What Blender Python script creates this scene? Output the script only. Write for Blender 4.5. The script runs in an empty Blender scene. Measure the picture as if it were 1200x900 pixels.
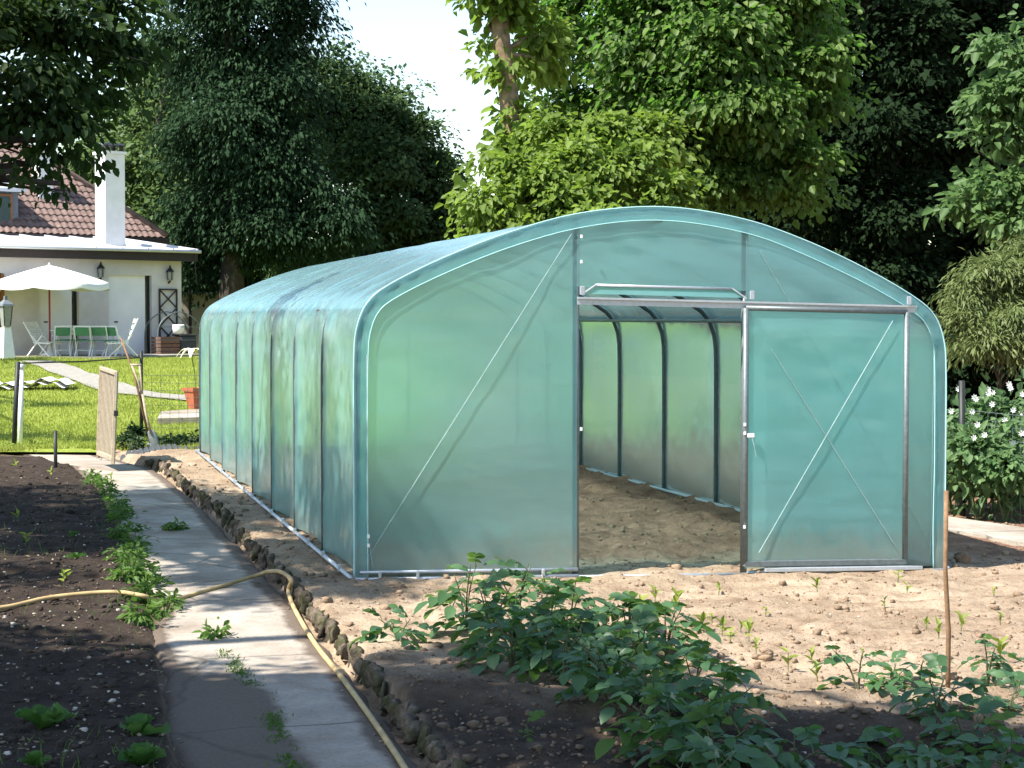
import bpy, math, random
import numpy as np
from mathutils import Vector, Matrix
R = math.radians
rng = np.random.default_rng(7)
random.seed(7)
sc = bpy.context.scene
COL = sc.collection

# ------------------------------------------------------------------ camera, sky, sun, exposure
CAMZ, FPX, PITCH = 1.77, 2100.0, R(2.10)
cam = bpy.data.cameras.new('camera')
cam.sensor_width = 36.0
cam.lens = FPX / 1200 * 36
cam.clip_start, cam.clip_end = 0.1, 3000
camo = bpy.data.objects.new('camera', cam)
camo.location = (0, 0, CAMZ)
camo.rotation_euler = (R(90) - PITCH, 0, 0)
COL.objects.link(camo)
sc.camera = camo

SUN = Vector((-0.50, -0.34, 0.82)).normalized()          # direction towards the sun: left, slightly behind the camera, high
SUN_EL = math.asin(SUN.z)
SUN_AZ = math.atan2(SUN.x, SUN.y)                        # from +Y, clockwise
world = bpy.data.worlds.new('World')
sc.world = world
world.use_nodes = True
wn = world.node_tree.nodes
wl = world.node_tree.links
bg = wn['Background']
sky = wn.new('ShaderNodeTexSky')
sky.sky_type = 'NISHITA'
sky.sun_disc = False
sky.sun_elevation = SUN_EL
sky.sun_rotation = SUN_AZ
sky.air_density = 1.25
sky.dust_density = 0.5
sky.ozone_density = 1.0
wl.new(sky.outputs[0], bg.inputs[0])
bg.inputs[1].default_value = 0.115
sl = bpy.data.lights.new('sun', 'SUN')
sl.energy = 5.0
sl.angle = R(0.55)
sl.color = (1.0, 0.95, 0.87)
so = bpy.data.objects.new('sun', sl)
so.rotation_euler = SUN.to_track_quat('Z', 'Y').to_euler()
so.location = (-30, 10, 50)
COL.objects.link(so)

vs = sc.view_settings
vs.view_transform = 'Standard'
vs.look = 'None'
vs.exposure = 1.3
vs.gamma = 1.0
vs.use_curve_mapping = False
cy = sc.cycles
cy.use_denoising = True
cy.max_bounces = 14
cy.diffuse_bounces = 4
cy.glossy_bounces = 4
cy.transmission_bounces = 10
cy.transparent_max_bounces = 24
cy.caustics_reflective = False
cy.caustics_refractive = True
cy.sample_clamp_indirect = 4.0
cy.blur_glossy = 0.6

# ------------------------------------------------------------------ helpers: noise, terrain
def vnoise(x, y, scale, seed=0):
    x = np.asarray(x, float) / scale + 1000.3
    y = np.asarray(y, float) / scale + 1000.7
    xi, yi = np.floor(x).astype(np.int64), np.floor(y).astype(np.int64)
    fx, fy = x - xi, y - yi
    fx, fy = fx * fx * (3 - 2 * fx), fy * fy * (3 - 2 * fy)
    def h(a, b):
        n = (a * 374761393 + b * 668265263 + seed * 974634777) & 0x7fffffff
        n = ((n ^ (n >> 13)) * 1274126177) & 0x7fffffff
        return ((n ^ (n >> 16)) & 0xffff) / 65535.0
    return ((h(xi, yi) * (1 - fx) + h(xi + 1, yi) * fx) * (1 - fy) +
            (h(xi, yi + 1) * (1 - fx) + h(xi + 1, yi + 1) * fx) * fy)

PATH_Y = [0.0, 6.87, 8.48, 11.08, 14.66, 19.4, 22.4, 24.6, 27.0]
PATH_RY = [0.0, 6.87, 8.27, 9.77, 11.9, 15.3, 18.26, 22.0, 24.6, 27.0]
PATH_L = [0.50, -1.28, -1.66, -2.25, -3.17, -4.50, -5.55, -6.9, -9.0]
PATH_R = [1.53, -0.20, -0.55, -0.93, -1.47, -2.38, -3.20, -4.35, -5.7, -7.6]
def path_l(y): return np.interp(y, PATH_Y, PATH_L)
def path_r(y): return np.interp(y, PATH_RY, PATH_R)
def sstep(a, b, t):
    t = np.clip((np.asarray(t, float) - a) / (b - a), 0, 1)
    return t * t * (3 - 2 * t)
def base(x, y):
    """broad lie of the land, without clods"""
    x = np.asarray(x, float); y = np.asarray(y, float)
    z = 0.64 * sstep(25, 50, y) * (1 - 0.8 * sstep(-3, 6, x))
    z = z - 0.018 * np.clip(x + 1.0, 0, 6) * (1 - sstep(26, 32, y))
    return z
def soil(x, y):
    """height of the bare ground, clods and furrows included"""
    x = np.asarray(x, float); y = np.asarray(y, float)
    z = base(x, y)
    near = 1 - sstep(24.5, 26.5, y)
    pl, pr = path_l(y), path_r(y)
    onp = sstep(0, .05, x - pl + .03) * (1 - sstep(0, .05, x - pr - .01))
    left = 1 - sstep(-.04, .06, x - pl)
    n = (vnoise(x, y, .55, 1) - .5) * .045 + (vnoise(x, y, .19, 2) - .5) * .034 + (vnoise(x, y, .085, 3) - .5) * .022 + (vnoise(x, y, .045, 9) - .5) * .010
    # potato ridges run along the row in the foreground
    rough = np.where(x > pr, 0.85 + .6 * (1 - sstep(7.2, 9.2, y)), 1.15)
    inside = sstep(11.95, 12.2, y - .265 * (x + 1.057)) * sstep(0, .2, x + 1.0 + .265 * (y - 12))
    rough = rough + .9 * inside * sstep(13.0, 13.8, y)
    yard = sstep(3.2, 3.6, x) * sstep(12.5, 13.2, y)
    rough = rough * (1 - .6 * yard)
    z = z + near * ((n * rough) * (1 - onp) - .125 * onp - .055 * left * (1 - onp))
    ridge = np.exp(-((y - 8.0 + .28 * (x - 1.2)) / .30) ** 2) * sstep(-.15, .3, x - pr)
    z = z + .05 * ridge * (1 - onp)
    z = z + .010 * np.sin((y - .265 * (x + 1.057)) * 2 * np.pi / .34 + 3 * vnoise(x, y, 1.1, 12)) * np.where(x > pr, 1, 0) * (1 - onp) * near * (1 - inside)
    z = z - .16 * (1 - near)
    return z
def cam_ray(px, py):
    dx, dz = (px - 600) / FPX, (450 - py) / FPX
    c, s = math.cos(PITCH), math.sin(PITCH)
    return Vector((dx, c + s * dz, -s + c * dz))
def at(px, py, Y):
    d = cam_ray(px, py)
    return Vector((0, 0, CAMZ)) + d * (Y / d.y)
def gnd(px, py, dz=0.0):
    """the spot of ground a picture point looks at"""
    d = cam_ray(px, py)
    t = 4.0
    while t < 120:
        p = Vector((0, 0, CAMZ)) + d * t
        if p.z <= float(base(p.x, p.y)) + dz: break
        t += .02
    return p
def on_soil(x, y, dz=0.0): return Vector((x, y, float(soil(x, y)) + dz))

# ------------------------------------------------------------------ helpers: objects
def tag(o, label=None, cat=None, group=None, kind=None):
    if label: o['label'] = label
    if cat: o['category'] = cat
    if group: o['group'] = group
    if kind: o['kind'] = kind
    return o
def empty(name, loc=(0, 0, 0), rz=0.0, label=None, cat=None, group=None):
    o = bpy.data.objects.new(name, None)
    o.empty_display_size = .1
    o.location = loc
    o.rotation_euler = (0, 0, rz)
    COL.objects.link(o)
    return tag(o, label, cat, group)
def link_mesh(name, me, mat, parent=None, loc=None):
    o = bpy.data.objects.new(name, me)
    if mat and not me.materials: me.materials.append(mat)
    if parent: o.parent = parent
    if loc is not None: o.location = loc
    COL.objects.link(o)
    return o
def np_mesh(name, V, F, smooth=False, tint=None):
    V = np.asarray(V, np.float32); F = np.asarray(F, np.int32)
    me = bpy.data.meshes.new(name)
    k = F.shape[1]
    me.vertices.add(len(V)); me.vertices.foreach_set('co', V.ravel())
    me.loops.add(F.size); me.loops.foreach_set('vertex_index', F.ravel())
    me.polygons.add(len(F))
    me.polygons.foreach_set('loop_start', np.arange(0, F.size, k, dtype=np.int32))
    me.polygons.foreach_set('loop_total', np.full(len(F), k, np.int32))
    if smooth: me.polygons.foreach_set('use_smooth', np.ones(len(F), bool))
    if tint is not None:
        a = me.attributes.new('tint', 'FLOAT', 'POINT')
        a.data.foreach_set('value', np.asarray(tint, np.float32))
    me.update(calc_edges=True)
    return me
def frame_of(d):
    d = Vector(d).normalized()
    a = Vector((0, 0, 1)) if abs(d.z) < .95 else Vector((1, 0, 0))
    s = d.cross(a).normalized()
    return d, s, s.cross(d)
class MB:
    def __init__(s): s.v = []; s.f = []
    def poly(s, pts):
        b = len(s.v); s.v += [tuple(p) for p in pts]; s.f.append(tuple(range(b, b + len(pts)))); return s
    def box(s, c, size, rz=0.0, bev=0.0, M=None):
        hx, hy, hz = [k / 2 for k in size]
        M = M or Matrix.Rotation(rz, 3, 'Z')
        c = Vector(c); b = len(s.v)
        if bev <= 0:
            for x in (-hx, hx):
                for y in (-hy, hy):
                    for z in (-hz, hz): s.v.append(tuple(c + M @ Vector((x, y, z))))
            for q in ((0, 1, 3, 2), (4, 6, 7, 5), (0, 4, 5, 1), (2, 3, 7, 6), (0, 2, 6, 4), (1, 5, 7, 3)): s.f.append(tuple(b + k for k in q))
        else:
            pr = [(-hx + bev, -hy), (hx - bev, -hy), (hx, -hy + bev), (hx, hy - bev), (hx - bev, hy), (-hx + bev, hy), (-hx, hy - bev), (-hx, -hy + bev)]
            k = max(0.0, 1 - bev / max(min(hx, hy), 1e-6))
            for z, sc_ in ((-hz, k), (-hz + bev, 1), (hz - bev, 1), (hz, k)):
                for x, y in pr: s.v.append(tuple(c + M @ Vector((x * sc_, y * sc_, z))))
            for r in range(3):
                for i in range(8): s.f.append((b + r * 8 + i, b + r * 8 + (i + 1) % 8, b + r * 8 + 8 + (i + 1) % 8, b + r * 8 + 8 + i))
            s.f.append(tuple(b + i for i in reversed(range(8)))); s.f.append(tuple(b + 24 + i for i in range(8)))
        return s
    def beam(s, p, q, w, h, bev=0.0):
        p, q = Vector(p), Vector(q); d, a, u = frame_of(q - p)
        return s.box((p + q) / 2, (w, (q - p).length, h), M=Matrix((a, d, u)).transposed(), bev=bev)
    def tube(s, pts, r, n=8, cap=True):
        pts = [Vector(p) for p in pts]; b = len(s.v)
        rr = r if hasattr(r, '__len__') else [r] * len(pts)
        ref = None
        for i, p in enumerate(pts):
            d = (pts[min(i + 1, len(pts) - 1)] - pts[max(i - 1, 0)]).normalized()
            if ref is None: _, a, u = frame_of(d)
            else:
                a = (ref - d * ref.dot(d)).normalized(); u = a.cross(d)
            ref = a
            for k in range(n):
                t = 2 * math.pi * k / n
                s.v.append(tuple(p + (a * math.cos(t) + u * math.sin(t)) * rr[i]))
        for i in range(len(pts) - 1):
            for k in range(n):
                s.f.append((b + i * n + k, b + i * n + (k + 1) % n, b + (i + 1) * n + (k + 1) % n, b + (i + 1) * n + k))
        if cap:
            s.f.append(tuple(b + k for k in reversed(range(n)))); s.f.append(tuple(b + (len(pts) - 1) * n + k for k in range(n)))
        return s
    def lathe(s, prof, n=16, c=(0, 0, 0)):
        b = len(s.v)
        for r, z in prof:
            for k in range(n):
                t = 2 * math.pi * k / n
                s.v.append((c[0] + r * math.cos(t), c[1] + r * math.sin(t), c[2] + z))
        for i in range(len(prof) - 1):
            for k in range(n):
                s.f.append((b + i * n + k, b + i * n + (k + 1) % n, b + (i + 1) * n + (k + 1) % n, b + (i + 1) * n + k))
        s.f.append(tuple(b + k for k in reversed(range(n)))); s.f.append(tuple(b + (len(prof) - 1) * n + k for k in range(n)))
        return s
    def mesh(s, name, smooth=False):
        me = bpy.data.meshes.new(name); me.from_pydata(s.v, [], s.f)
        if smooth: me.polygons.foreach_set('use_smooth', np.ones(len(me.polygons), bool))
        me.update(); return me
    def build(s, name, mat, parent=None, smooth=False, loc=None):
        return link_mesh(name, s.mesh(name, smooth), mat, parent, loc)
def grid_mesh(name, P, smooth=True, closed=False):
    """P: array (nu, nv, 3)"""
    nu, nv = P.shape[:2]
    idx = np.arange(nu * nv).reshape(nu, nv)
    F = np.stack([idx[:-1, :-1], idx[1:, :-1], idx[1:, 1:], idx[:-1, 1:]], -1).reshape(-1, 4)
    return np_mesh(name, P.reshape(-1, 3), F, smooth)
def smooth_path(pts, per=8):
    pts = [np.array(p, float) for p in pts]
    P = [2 * pts[0] - pts[1]] + pts + [2 * pts[-1] - pts[-2]]
    out = []
    for i in range(1, len(P) - 2):
        for k in range(per):
            t = k / per
            a, b, c, d = P[i - 1], P[i], P[i + 1], P[i + 2]
            out.append(.5 * (2 * b + (c - a) * t + (2 * a - 5 * b + 4 * c - d) * t * t + (3 * b - a - 3 * c + d) * t ** 3))
    out.append(pts[-1])
    return out
def copy_tree(o, parent=None):
    c = o.copy(); COL.objects.link(c); c.parent = parent
    for ch in list(o.children): copy_tree(ch, c)
    return c

# ------------------------------------------------------------------ materials
class NT:
    def __init__(s, name):
        s.m = bpy.data.materials.new(name); s.m.use_nodes = True
        s.t = s.m.node_tree; s.t.nodes.clear()
        s.out = s.n('ShaderNodeOutputMaterial')
    def n(s, typ, **kw):
        nd = s.t.nodes.new(typ)
        for k, v in kw.items():
            if k.startswith('_'): setattr(nd, k[1:], v)
            else:
                i = nd.inputs[k.replace('__', ' ')] if not k.startswith('i') or not k[1:].isdigit() else nd.inputs[int(k[1:])]
                s.set(i, v)
        return nd
    def set(s, inp, v):
        if isinstance(v, bpy.types.NodeSocket): s.t.links.new(v, inp)
        elif isinstance(v, (tuple, list)) and len(v) == 3 and inp.type == 'RGBA': inp.default_value = (*v, 1)
        else: inp.default_value = v
    def coord(s, obj=False):
        if obj: return s.n('ShaderNodeTexCoord').outputs['Object']
        return s.n('ShaderNodeNewGeometry').outputs['Position']
    def noise(s, scale, detail=4, rough=.55, vec=None, out='Fac', dist=0.0):
        nd = s.n('ShaderNodeTexNoise'); nd.inputs['Scale'].default_value = scale; nd.inputs['Detail'].default_value = detail
        nd.inputs['Roughness'].default_value = rough; nd.inputs['Distortion'].default_value = dist
        s.t.links.new(vec or s.coord(), nd.inputs['Vector'])
        return nd.outputs[out]
    def ramp(s, fac, stops):
        nd = s.n('ShaderNodeValToRGB'); s.t.links.new(fac, nd.inputs[0]); e = nd.color_ramp.elements
        while len(e) < len(stops): e.new(.5)
        for el, (p, c) in zip(e, stops): el.position = p; el.color = (*c, 1) if len(c) == 3 else c
        return nd.outputs[0]
    def mixc(s, f, a, b, mode='MIX'):
        nd = s.n('ShaderNodeMix', _data_type='RGBA', _blend_type=mode)
        s.set(nd.inputs[0], f); s.set(nd.inputs[6], a); s.set(nd.inputs[7], b)
        return nd.outputs[2]
    def math(s, op, a, b=0.0):
        nd = s.n('ShaderNodeMath', _operation=op); s.set(nd.inputs[0], a); s.set(nd.inputs[1], b); return nd.outputs[0]
    def attr(s, name): return s.n('ShaderNodeAttribute', _attribute_name=name).outputs['Fac']
    def bump(s, h, strength=.4, dist=.02):
        nd = s.n('ShaderNodeBump'); nd.inputs['Strength'].default_value = strength; nd.inputs['Distance'].default_value = dist
        s.t.links.new(h, nd.inputs['Height']); return nd.outputs[0]
    def princ(s, col, rough=.8, metal=0.0, spec=.3, normal=None):
        nd = s.n('ShaderNodeBsdfPrincipled')
        s.set(nd.inputs['Base Color'], col); s.set(nd.inputs['Roughness'], rough); s.set(nd.inputs['Metallic'], metal)
        s.set(nd.inputs['Specular IOR Level'], spec)
        if normal: s.t.links.new(normal, nd.inputs['Normal'])
        return nd.outputs[0]
    def mix(s, f, a, b):
        nd = s.n('ShaderNodeMixShader'); s.set(nd.inputs[0], f); s.t.links.new(a, nd.inputs[1]); s.t.links.new(b, nd.inputs[2]); return nd.outputs[0]
    def done(s, sh): s.t.links.new(sh, s.out.inputs[0]); return s.m

def plain(name, col, rough=.7, metal=0.0, spec=.3, var=.18, scale=14.0, bump=.0, obj=False):
    t = NT(name)
    nz = t.noise(scale, 5, vec=t.coord(obj))
    c2 = tuple(max(0, k * (1 - var)) for k in col); c3 = tuple(min(1, k * (1 + var)) for k in col)
    c = t.ramp(nz, [(.3, c2), (.7, c3)])
    nrm = t.bump(t.noise(scale * 4, 4, vec=t.coord(obj)), bump, .01) if bump else None
    return t.done(t.princ(c, rough, metal, spec, nrm))
def leafmat(name, c1, c2, trans=.4, rough=.5, spec=.25, tcol=None):
    t = NT(name)
    a = t.attr('tint')
    c = t.mixc(a, c1, c2)
    c = t.mixc(t.math('MULTIPLY', t.noise(.9, 2), .5), c, tuple(k * .62 for k in c1))
    tc = t.mixc(a, tcol or tuple(min(1, k * 1.5) for k in c1), tuple(min(1, k * 1.7) for k in (tcol or c2)))
    tr = t.n('ShaderNodeBsdfTranslucent'); t.t.links.new(tc, tr.inputs[0])
    return t.done(t.mix(trans, t.princ(c, rough, 0, spec), tr.outputs[0]))

M = {}
def soil_mat():
    t = NT('garden_soil')
    bed = t.attr('tint')
    big = t.noise(.8, 4); mid = t.noise(6, 6, .65); fine = t.noise(38, 6, .7); grit = t.noise(120, 3, .6)
    dry = t.ramp(mid, [(.28, (.20, .135, .09)), (.5, (.43, .325, .225)), (.72, (.54, .425, .31))])
    dry = t.mixc(t.math('MULTIPLY', t.ramp(big, [(.35, (0, 0, 0)), (.65, (1, 1, 1))]), .6), dry, (.20, .135, .085))
    humus_shade = t.ramp(mid, [(.3, (.026, .019, .015)), (.6, (.054, .040, .031)), (.8, (.105, .08, .062))])
    tilled = t.ramp(mid, [(.3, (.13, .065, .042)), (.6, (.28, .155, .10)), (.8, (.42, .26, .18))])
    c = t.mixc(bed, dry, humus_shade)
    c = t.mixc(t.attr('tilled'), c, tilled)
    c = t.mixc(t.ramp(fine, [(.28, (.7, .7, .7)), (.46, (0, 0, 0))]), c, (.07, .05, .036))
    c = t.mixc(t.ramp(grit, [(.66, (0, 0, 0)), (.74, (.6, .6, .6))]), c, (.42, .36, .29))
    h = t.math('ADD', t.math('MULTIPLY', fine, 1.0), t.math('MULTIPLY', grit, .35))
    M['soil'] = t.done(t.princ(c, .95, 0, .1, t.bump(h, .9, .03)))
soil_mat()
def concrete_mat():
    t = NT('path_concrete')
    mid = t.noise(3.2, 6, .6); fine = t.noise(45, 5, .65); dirt = t.noise(1.3, 5, .6, dist=.6)
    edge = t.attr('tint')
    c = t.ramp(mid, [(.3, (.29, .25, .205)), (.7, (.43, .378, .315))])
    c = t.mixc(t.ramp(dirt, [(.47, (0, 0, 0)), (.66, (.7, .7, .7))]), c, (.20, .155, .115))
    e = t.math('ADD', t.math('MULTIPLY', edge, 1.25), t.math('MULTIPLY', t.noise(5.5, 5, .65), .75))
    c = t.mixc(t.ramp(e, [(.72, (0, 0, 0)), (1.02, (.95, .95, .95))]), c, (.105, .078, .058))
    c = t.mixc(t.ramp(fine, [(.3, (.5, .5, .5)), (.55, (0, 0, 0))]), c, (.16, .13, .105))
    v = t.n('ShaderNodeTexVoronoi', _feature='DISTANCE_TO_EDGE'); v.inputs['Scale'].default_value = .8
    t.t.links.new(t.mixc(.12, t.coord(), t.noise(2.5, 4, out='Color')), v.inputs['Vector'])
    c = t.mixc(t.ramp(v.outputs['Distance'], [(.0, (.8, .8, .8)), (.012, (0, 0, 0))]), c, (.07, .06, .045))
    M['concrete'] = t.done(t.princ(c, .88, 0, .2, t.bump(fine, .5, .012)))
concrete_mat()
def film_mat(name, scat, transp, rough, tint=(.66, .91, .91), glz=.16, wr=1.0, back=.66, fres=.36):
    t = NT(name)
    pos = t.coord(True)
    mp = t.n('ShaderNodeMapping'); mp.inputs['Scale'].default_value = (7, 7, 1.1); t.t.links.new(pos, mp.inputs[0])
    streak = t.noise(1.6, 4, .6, vec=mp.outputs[0])
    nrm = t.bump(streak, .22 * wr, .03)
    dirt = t.noise(1.1, 4, .6, vec=pos)
    sc_col = t.ramp(dirt, [(.3, (.34, .80, .83)), (.7, (.46, .89, .91))])
    di = t.n('ShaderNodeBsdfDiffuse'); t.t.links.new(sc_col, di.inputs[0]); t.t.links.new(nrm, di.inputs['Normal'])
    tl = t.n('ShaderNodeBsdfTranslucent'); t.t.links.new(sc_col, tl.inputs[0]); t.t.links.new(nrm, tl.inputs['Normal'])
    bf = t.n('ShaderNodeNewGeometry').outputs['Backfacing']
    ior = t.math('ADD', t.math('MULTIPLY', bf, 1 / 1.16 - 1.16), 1.16)
    rf = t.n('ShaderNodeBsdfRefraction'); rf.inputs['Color'].default_value = (*tint, 1); rf.inputs['Roughness'].default_value = rough
    t.t.links.new(ior, rf.inputs['IOR']); t.t.links.new(nrm, rf.inputs['Normal'])
    tp = t.n('ShaderNodeBsdfTransparent'); tp.inputs[0].default_value = (*tint, 1)
    gl = t.n('ShaderNodeBsdfGlossy'); gl.inputs['Roughness'].default_value = glz; gl.inputs[0].default_value = (.92, .97, .97, 1); t.t.links.new(nrm, gl.inputs['Normal'])
    scatter = t.mix(back, di.outputs[0], tl.outputs[0])
    see = t.mix(transp, rf.outputs[0], tp.outputs[0])
    mp2 = t.n('ShaderNodeMapping'); mp2.inputs['Scale'].default_value = (.5, .5, 5.0); t.t.links.new(pos, mp2.inputs[0])
    milky = t.math('ADD', t.math('MULTIPLY', t.math('SUBTRACT', t.noise(1.5, 5, .6, vec=mp2.outputs[0], dist=.4), .5), .34), scat)
    milky = t.math('ADD', milky, t.math('MULTIPLY', t.math('SUBTRACT', t.noise(26, 3, .6, vec=pos), .5), .10))
    body = t.mix(milky, see, scatter)
    up = t.n('ShaderNodeSeparateXYZ'); t.t.links.new(pos, up.inputs[0])
    splash = t.math('MULTIPLY', t.ramp(t.math('ADD', up.outputs[2], t.math('MULTIPLY', t.noise(7, 5, .7, vec=pos), .5)), [(.28, (1, 1, 1)), (.55, (0, 0, 0))]), .30)
    mud = t.n('ShaderNodeBsdfDiffuse'); mud.inputs[0].default_value = (.30, .235, .17, 1)
    body = t.mix(splash, body, mud.outputs[0])
    lw = t.n('ShaderNodeLayerWeight'); lw.inputs['Blend'].default_value = fres
    fr = t.math('MINIMUM', t.math('MULTIPLY', lw.outputs['Fresnel'], .85), .75)
    return t.done(t.mix(fr, body, gl.outputs[0]))
M['film'] = film_mat('greenhouse_film', .47, .46, .7, back=.64, glz=.23, wr=.35, tint=(.66, .94, .945), fres=.42)
M['film_end'] = film_mat('greenhouse_end_film', .26, .14, .62, wr=.25, tint=(.68, .94, .945), back=.5)
M['film_hem'] = film_mat('greenhouse_film_doubled', .5, .25, .5, tint=(.74, .95, .96), back=.7)
M['hem_line'] = plain('film_weld', (.36, .62, .62), .4, spec=.5, var=.08)
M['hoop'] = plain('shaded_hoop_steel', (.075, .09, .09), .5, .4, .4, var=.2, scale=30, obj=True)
M['galv'] = plain('galvanised_steel', (.13, .155, .16), .5, .35, .5, var=.2, scale=30, obj=True)
M['alu'] = plain('bright_aluminium', (.46, .49, .52), .4, .5, .5, var=.1, scale=30, obj=True)
M['cable'] = plain('white_cord', (.26, .36, .36), .8)
M['black'] = plain('black_paint', (.018, .02, .019), .5, var=.3)
M['white'] = plain('white_paint', (.78, .78, .76), .5, var=.06)
M['wood'] = plain('weathered_timber', (.34, .28, .20), .8, var=.25, scale=22, bump=.3, obj=True)
M['wood_dark'] = plain('brown_stake_wood', (.20, .115, .06), .8, var=.3, scale=25, bump=.3, obj=True)
M['reed'] = plain('tan_mesh_panel', (.33, .285, .215), .85, var=.2, scale=60, obj=True)
M['hose'] = plain('yellowed_hose_rubber', (.40, .285, .135), .6, var=.25, scale=9)
M['steel_blade'] = plain('worn_steel_blade', (.22, .25, .24), .5, .5, .4, var=.25, scale=20, obj=True)
M['terracotta'] = plain('terracotta', (.36, .105, .055), .8, var=.15)
M['stone'] = None
def stone_mat():
    t = NT('mossy_edging_stone')
    c = t.ramp(t.noise(18, 6, .65), [(.3, (.06, .047, .036)), (.58, (.16, .125, .095)), (.82, (.36, .30, .235))])
    up = t.n('ShaderNodeSeparateXYZ'); t.t.links.new(t.n('ShaderNodeNewGeometry').outputs['Normal'], up.inputs[0])
    moss = t.math('MULTIPLY', t.ramp(t.noise(7, 4), [(.45, (0, 0, 0)), (.6, (1, 1, 1))]), .8)
    c = t.mixc(moss, c, (.05, .055, .02))
    M['stone'] = t.done(t.princ(c, .95, 0, .1, t.bump(t.noise(55, 5, .65), .7, .02)))
stone_mat()
M['clod'] = None
def clod_mat():
    t = NT('soil_clod')
    bed = t.attr('tint')
    m = t.noise(16, 5, .6)
    c = t.mixc(bed, t.ramp(m, [(.3, (.20, .135, .088)), (.7, (.38, .275, .185))]), t.ramp(m, [(.3, (.026, .021, .018)), (.7, (.075, .058, .046))]))
    M['clod'] = t.done(t.princ(c, .95, 0, .1, t.bump(t.noise(70, 4), .6, .01)))
clod_mat()
M['pebble'] = plain('pale_pebble', (.42, .37, .31), .85, var=.3, scale=6)
def lawn_mat():
    t = NT('lawn_turf')
    c = t.ramp(t.noise(.5, 5, .6), [(.3, (.20, .24, .038)), (.7, (.29, .33, .06))])
    c = t.mixc(t.ramp(t.noise(14, 4), [(.35, (.6, .6, .6)), (.65, (0, 0, 0))]), c, (.10, .15, .018))
    M['lawn'] = t.done(t.princ(c, .9, 0, .15, t.bump(t.noise(30, 4), .6, .04)))
lawn_mat()
M['gravel'] = plain('pale_gravel', (.25, .235, .20), .9, var=.25, scale=9, bump=.5)
M['render'] = plain('cream_render', (.57, .535, .52), .9, var=.12, scale=1.6, bump=.25, obj=True)
M['door_white'] = plain('white_door_paint', (.78, .77, .78), .6, var=.05, scale=2, obj=True)
M['zinc'] = plain('pale_zinc_sheet', (.60, .62, .65), .4, .25, .5, var=.08, scale=2, obj=True)
M['fascia'] = plain('dark_brown_fascia', (.035, .027, .026), .6, var=.2, obj=True)
M['tile'] = plain('clay_roof_tile', (.165, .112, .095), .85, var=.35, scale=5, obj=True)
M['chim'] = plain('white_chimney_render', (.74, .73, .71), .9, var=.07, scale=3, bump=.2, obj=True)
M['slate'] = plain('slate_grey_cladding', (.13, .15, .17), .6, var=.2, obj=True)
M['glass'] = plain('dark_window_glass', (.02, .05, .045), .12, spec=.6, var=.2, obj=True)
M['window_wood'] = plain('varnished_window_wood', (.24, .10, .035), .5, obj=True)
M['canvas'] = plain('white_canvas', (.80, .79, .74), .85, var=.04)
M['red'] = plain('red_painted_pole', (.30, .045, .06), .45, var=.1)
M['green_cloth'] = plain('green_chair_fabric', (.075, .22, .12), .8, var=.12)
M['lamp_glass'] = plain('dull_lamp_glass', (.25, .26, .24), .2, spec=.5)
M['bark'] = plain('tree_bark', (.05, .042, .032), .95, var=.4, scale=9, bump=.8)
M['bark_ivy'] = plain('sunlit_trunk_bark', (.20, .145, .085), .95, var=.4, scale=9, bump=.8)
M['stem'] = plain('plant_stem_green', (.10, .13, .045), .7)
M['stem_purple'] = plain('potato_stem', (.085, .085, .04), .7)
M['blossom'] = plain('white_petal', (.80, .80, .76), .7, var=.05)
M['pale_leaf'] = plain('pale_cream_leaf', (.62, .62, .40), .6)
M['shed'] = plain('pale_shed_wall', (.50, .44, .37), .9, var=.15, scale=3, obj=True)
M['brick_brown'] = plain('brown_crate_wood', (.16, .09, .06), .85, var=.3, obj=True)
M['corr'] = plain('white_corrugated_sheet', (.74, .73, .70), .5, var=.06)
M['cloth_dark'] = plain('dark_cloth', (.05, .055, .06), .8)

L = {}
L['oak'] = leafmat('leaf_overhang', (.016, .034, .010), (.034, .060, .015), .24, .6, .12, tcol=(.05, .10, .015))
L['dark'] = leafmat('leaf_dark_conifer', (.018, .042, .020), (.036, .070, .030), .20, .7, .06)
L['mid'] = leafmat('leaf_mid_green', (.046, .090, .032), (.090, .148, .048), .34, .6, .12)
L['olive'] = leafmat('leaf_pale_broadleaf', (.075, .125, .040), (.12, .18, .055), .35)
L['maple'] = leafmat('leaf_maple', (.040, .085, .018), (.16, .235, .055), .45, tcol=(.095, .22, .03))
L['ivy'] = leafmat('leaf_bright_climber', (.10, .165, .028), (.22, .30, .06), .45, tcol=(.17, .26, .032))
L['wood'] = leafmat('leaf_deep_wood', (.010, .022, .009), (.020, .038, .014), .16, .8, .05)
L['hazel'] = leafmat('leaf_hazel', (.065, .13, .038), (.13, .21, .07), .40)
L['broom'] = leafmat('leaf_broom', (.11, .15, .045), (.17, .21, .075), .30)
L['bed'] = leafmat('leaf_flower_bed', (.085, .16, .06), (.16, .25, .10), .38)
L['potato'] = leafmat('leaf_potato', (.040, .100, .042), (.085, .165, .066), .30, .42, .35, tcol=(.09, .20, .035))
L['weed'] = leafmat('leaf_weed', (.06, .13, .022), (.11, .19, .035), .40)
L['lettuce'] = leafmat('leaf_lettuce', (.04, .11, .018), (.085, .17, .035), .36)
L['sprout'] = leafmat('leaf_sprout', (.17, .24, .035), (.27, .32, .06), .42)
L['grass'] = leafmat('grass_blade', (.21, .26, .038), (.32, .36, .07), .35)
L['box'] = leafmat('leaf_low_hedge', (.02, .045, .016), (.04, .075, .022), .25)

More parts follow.
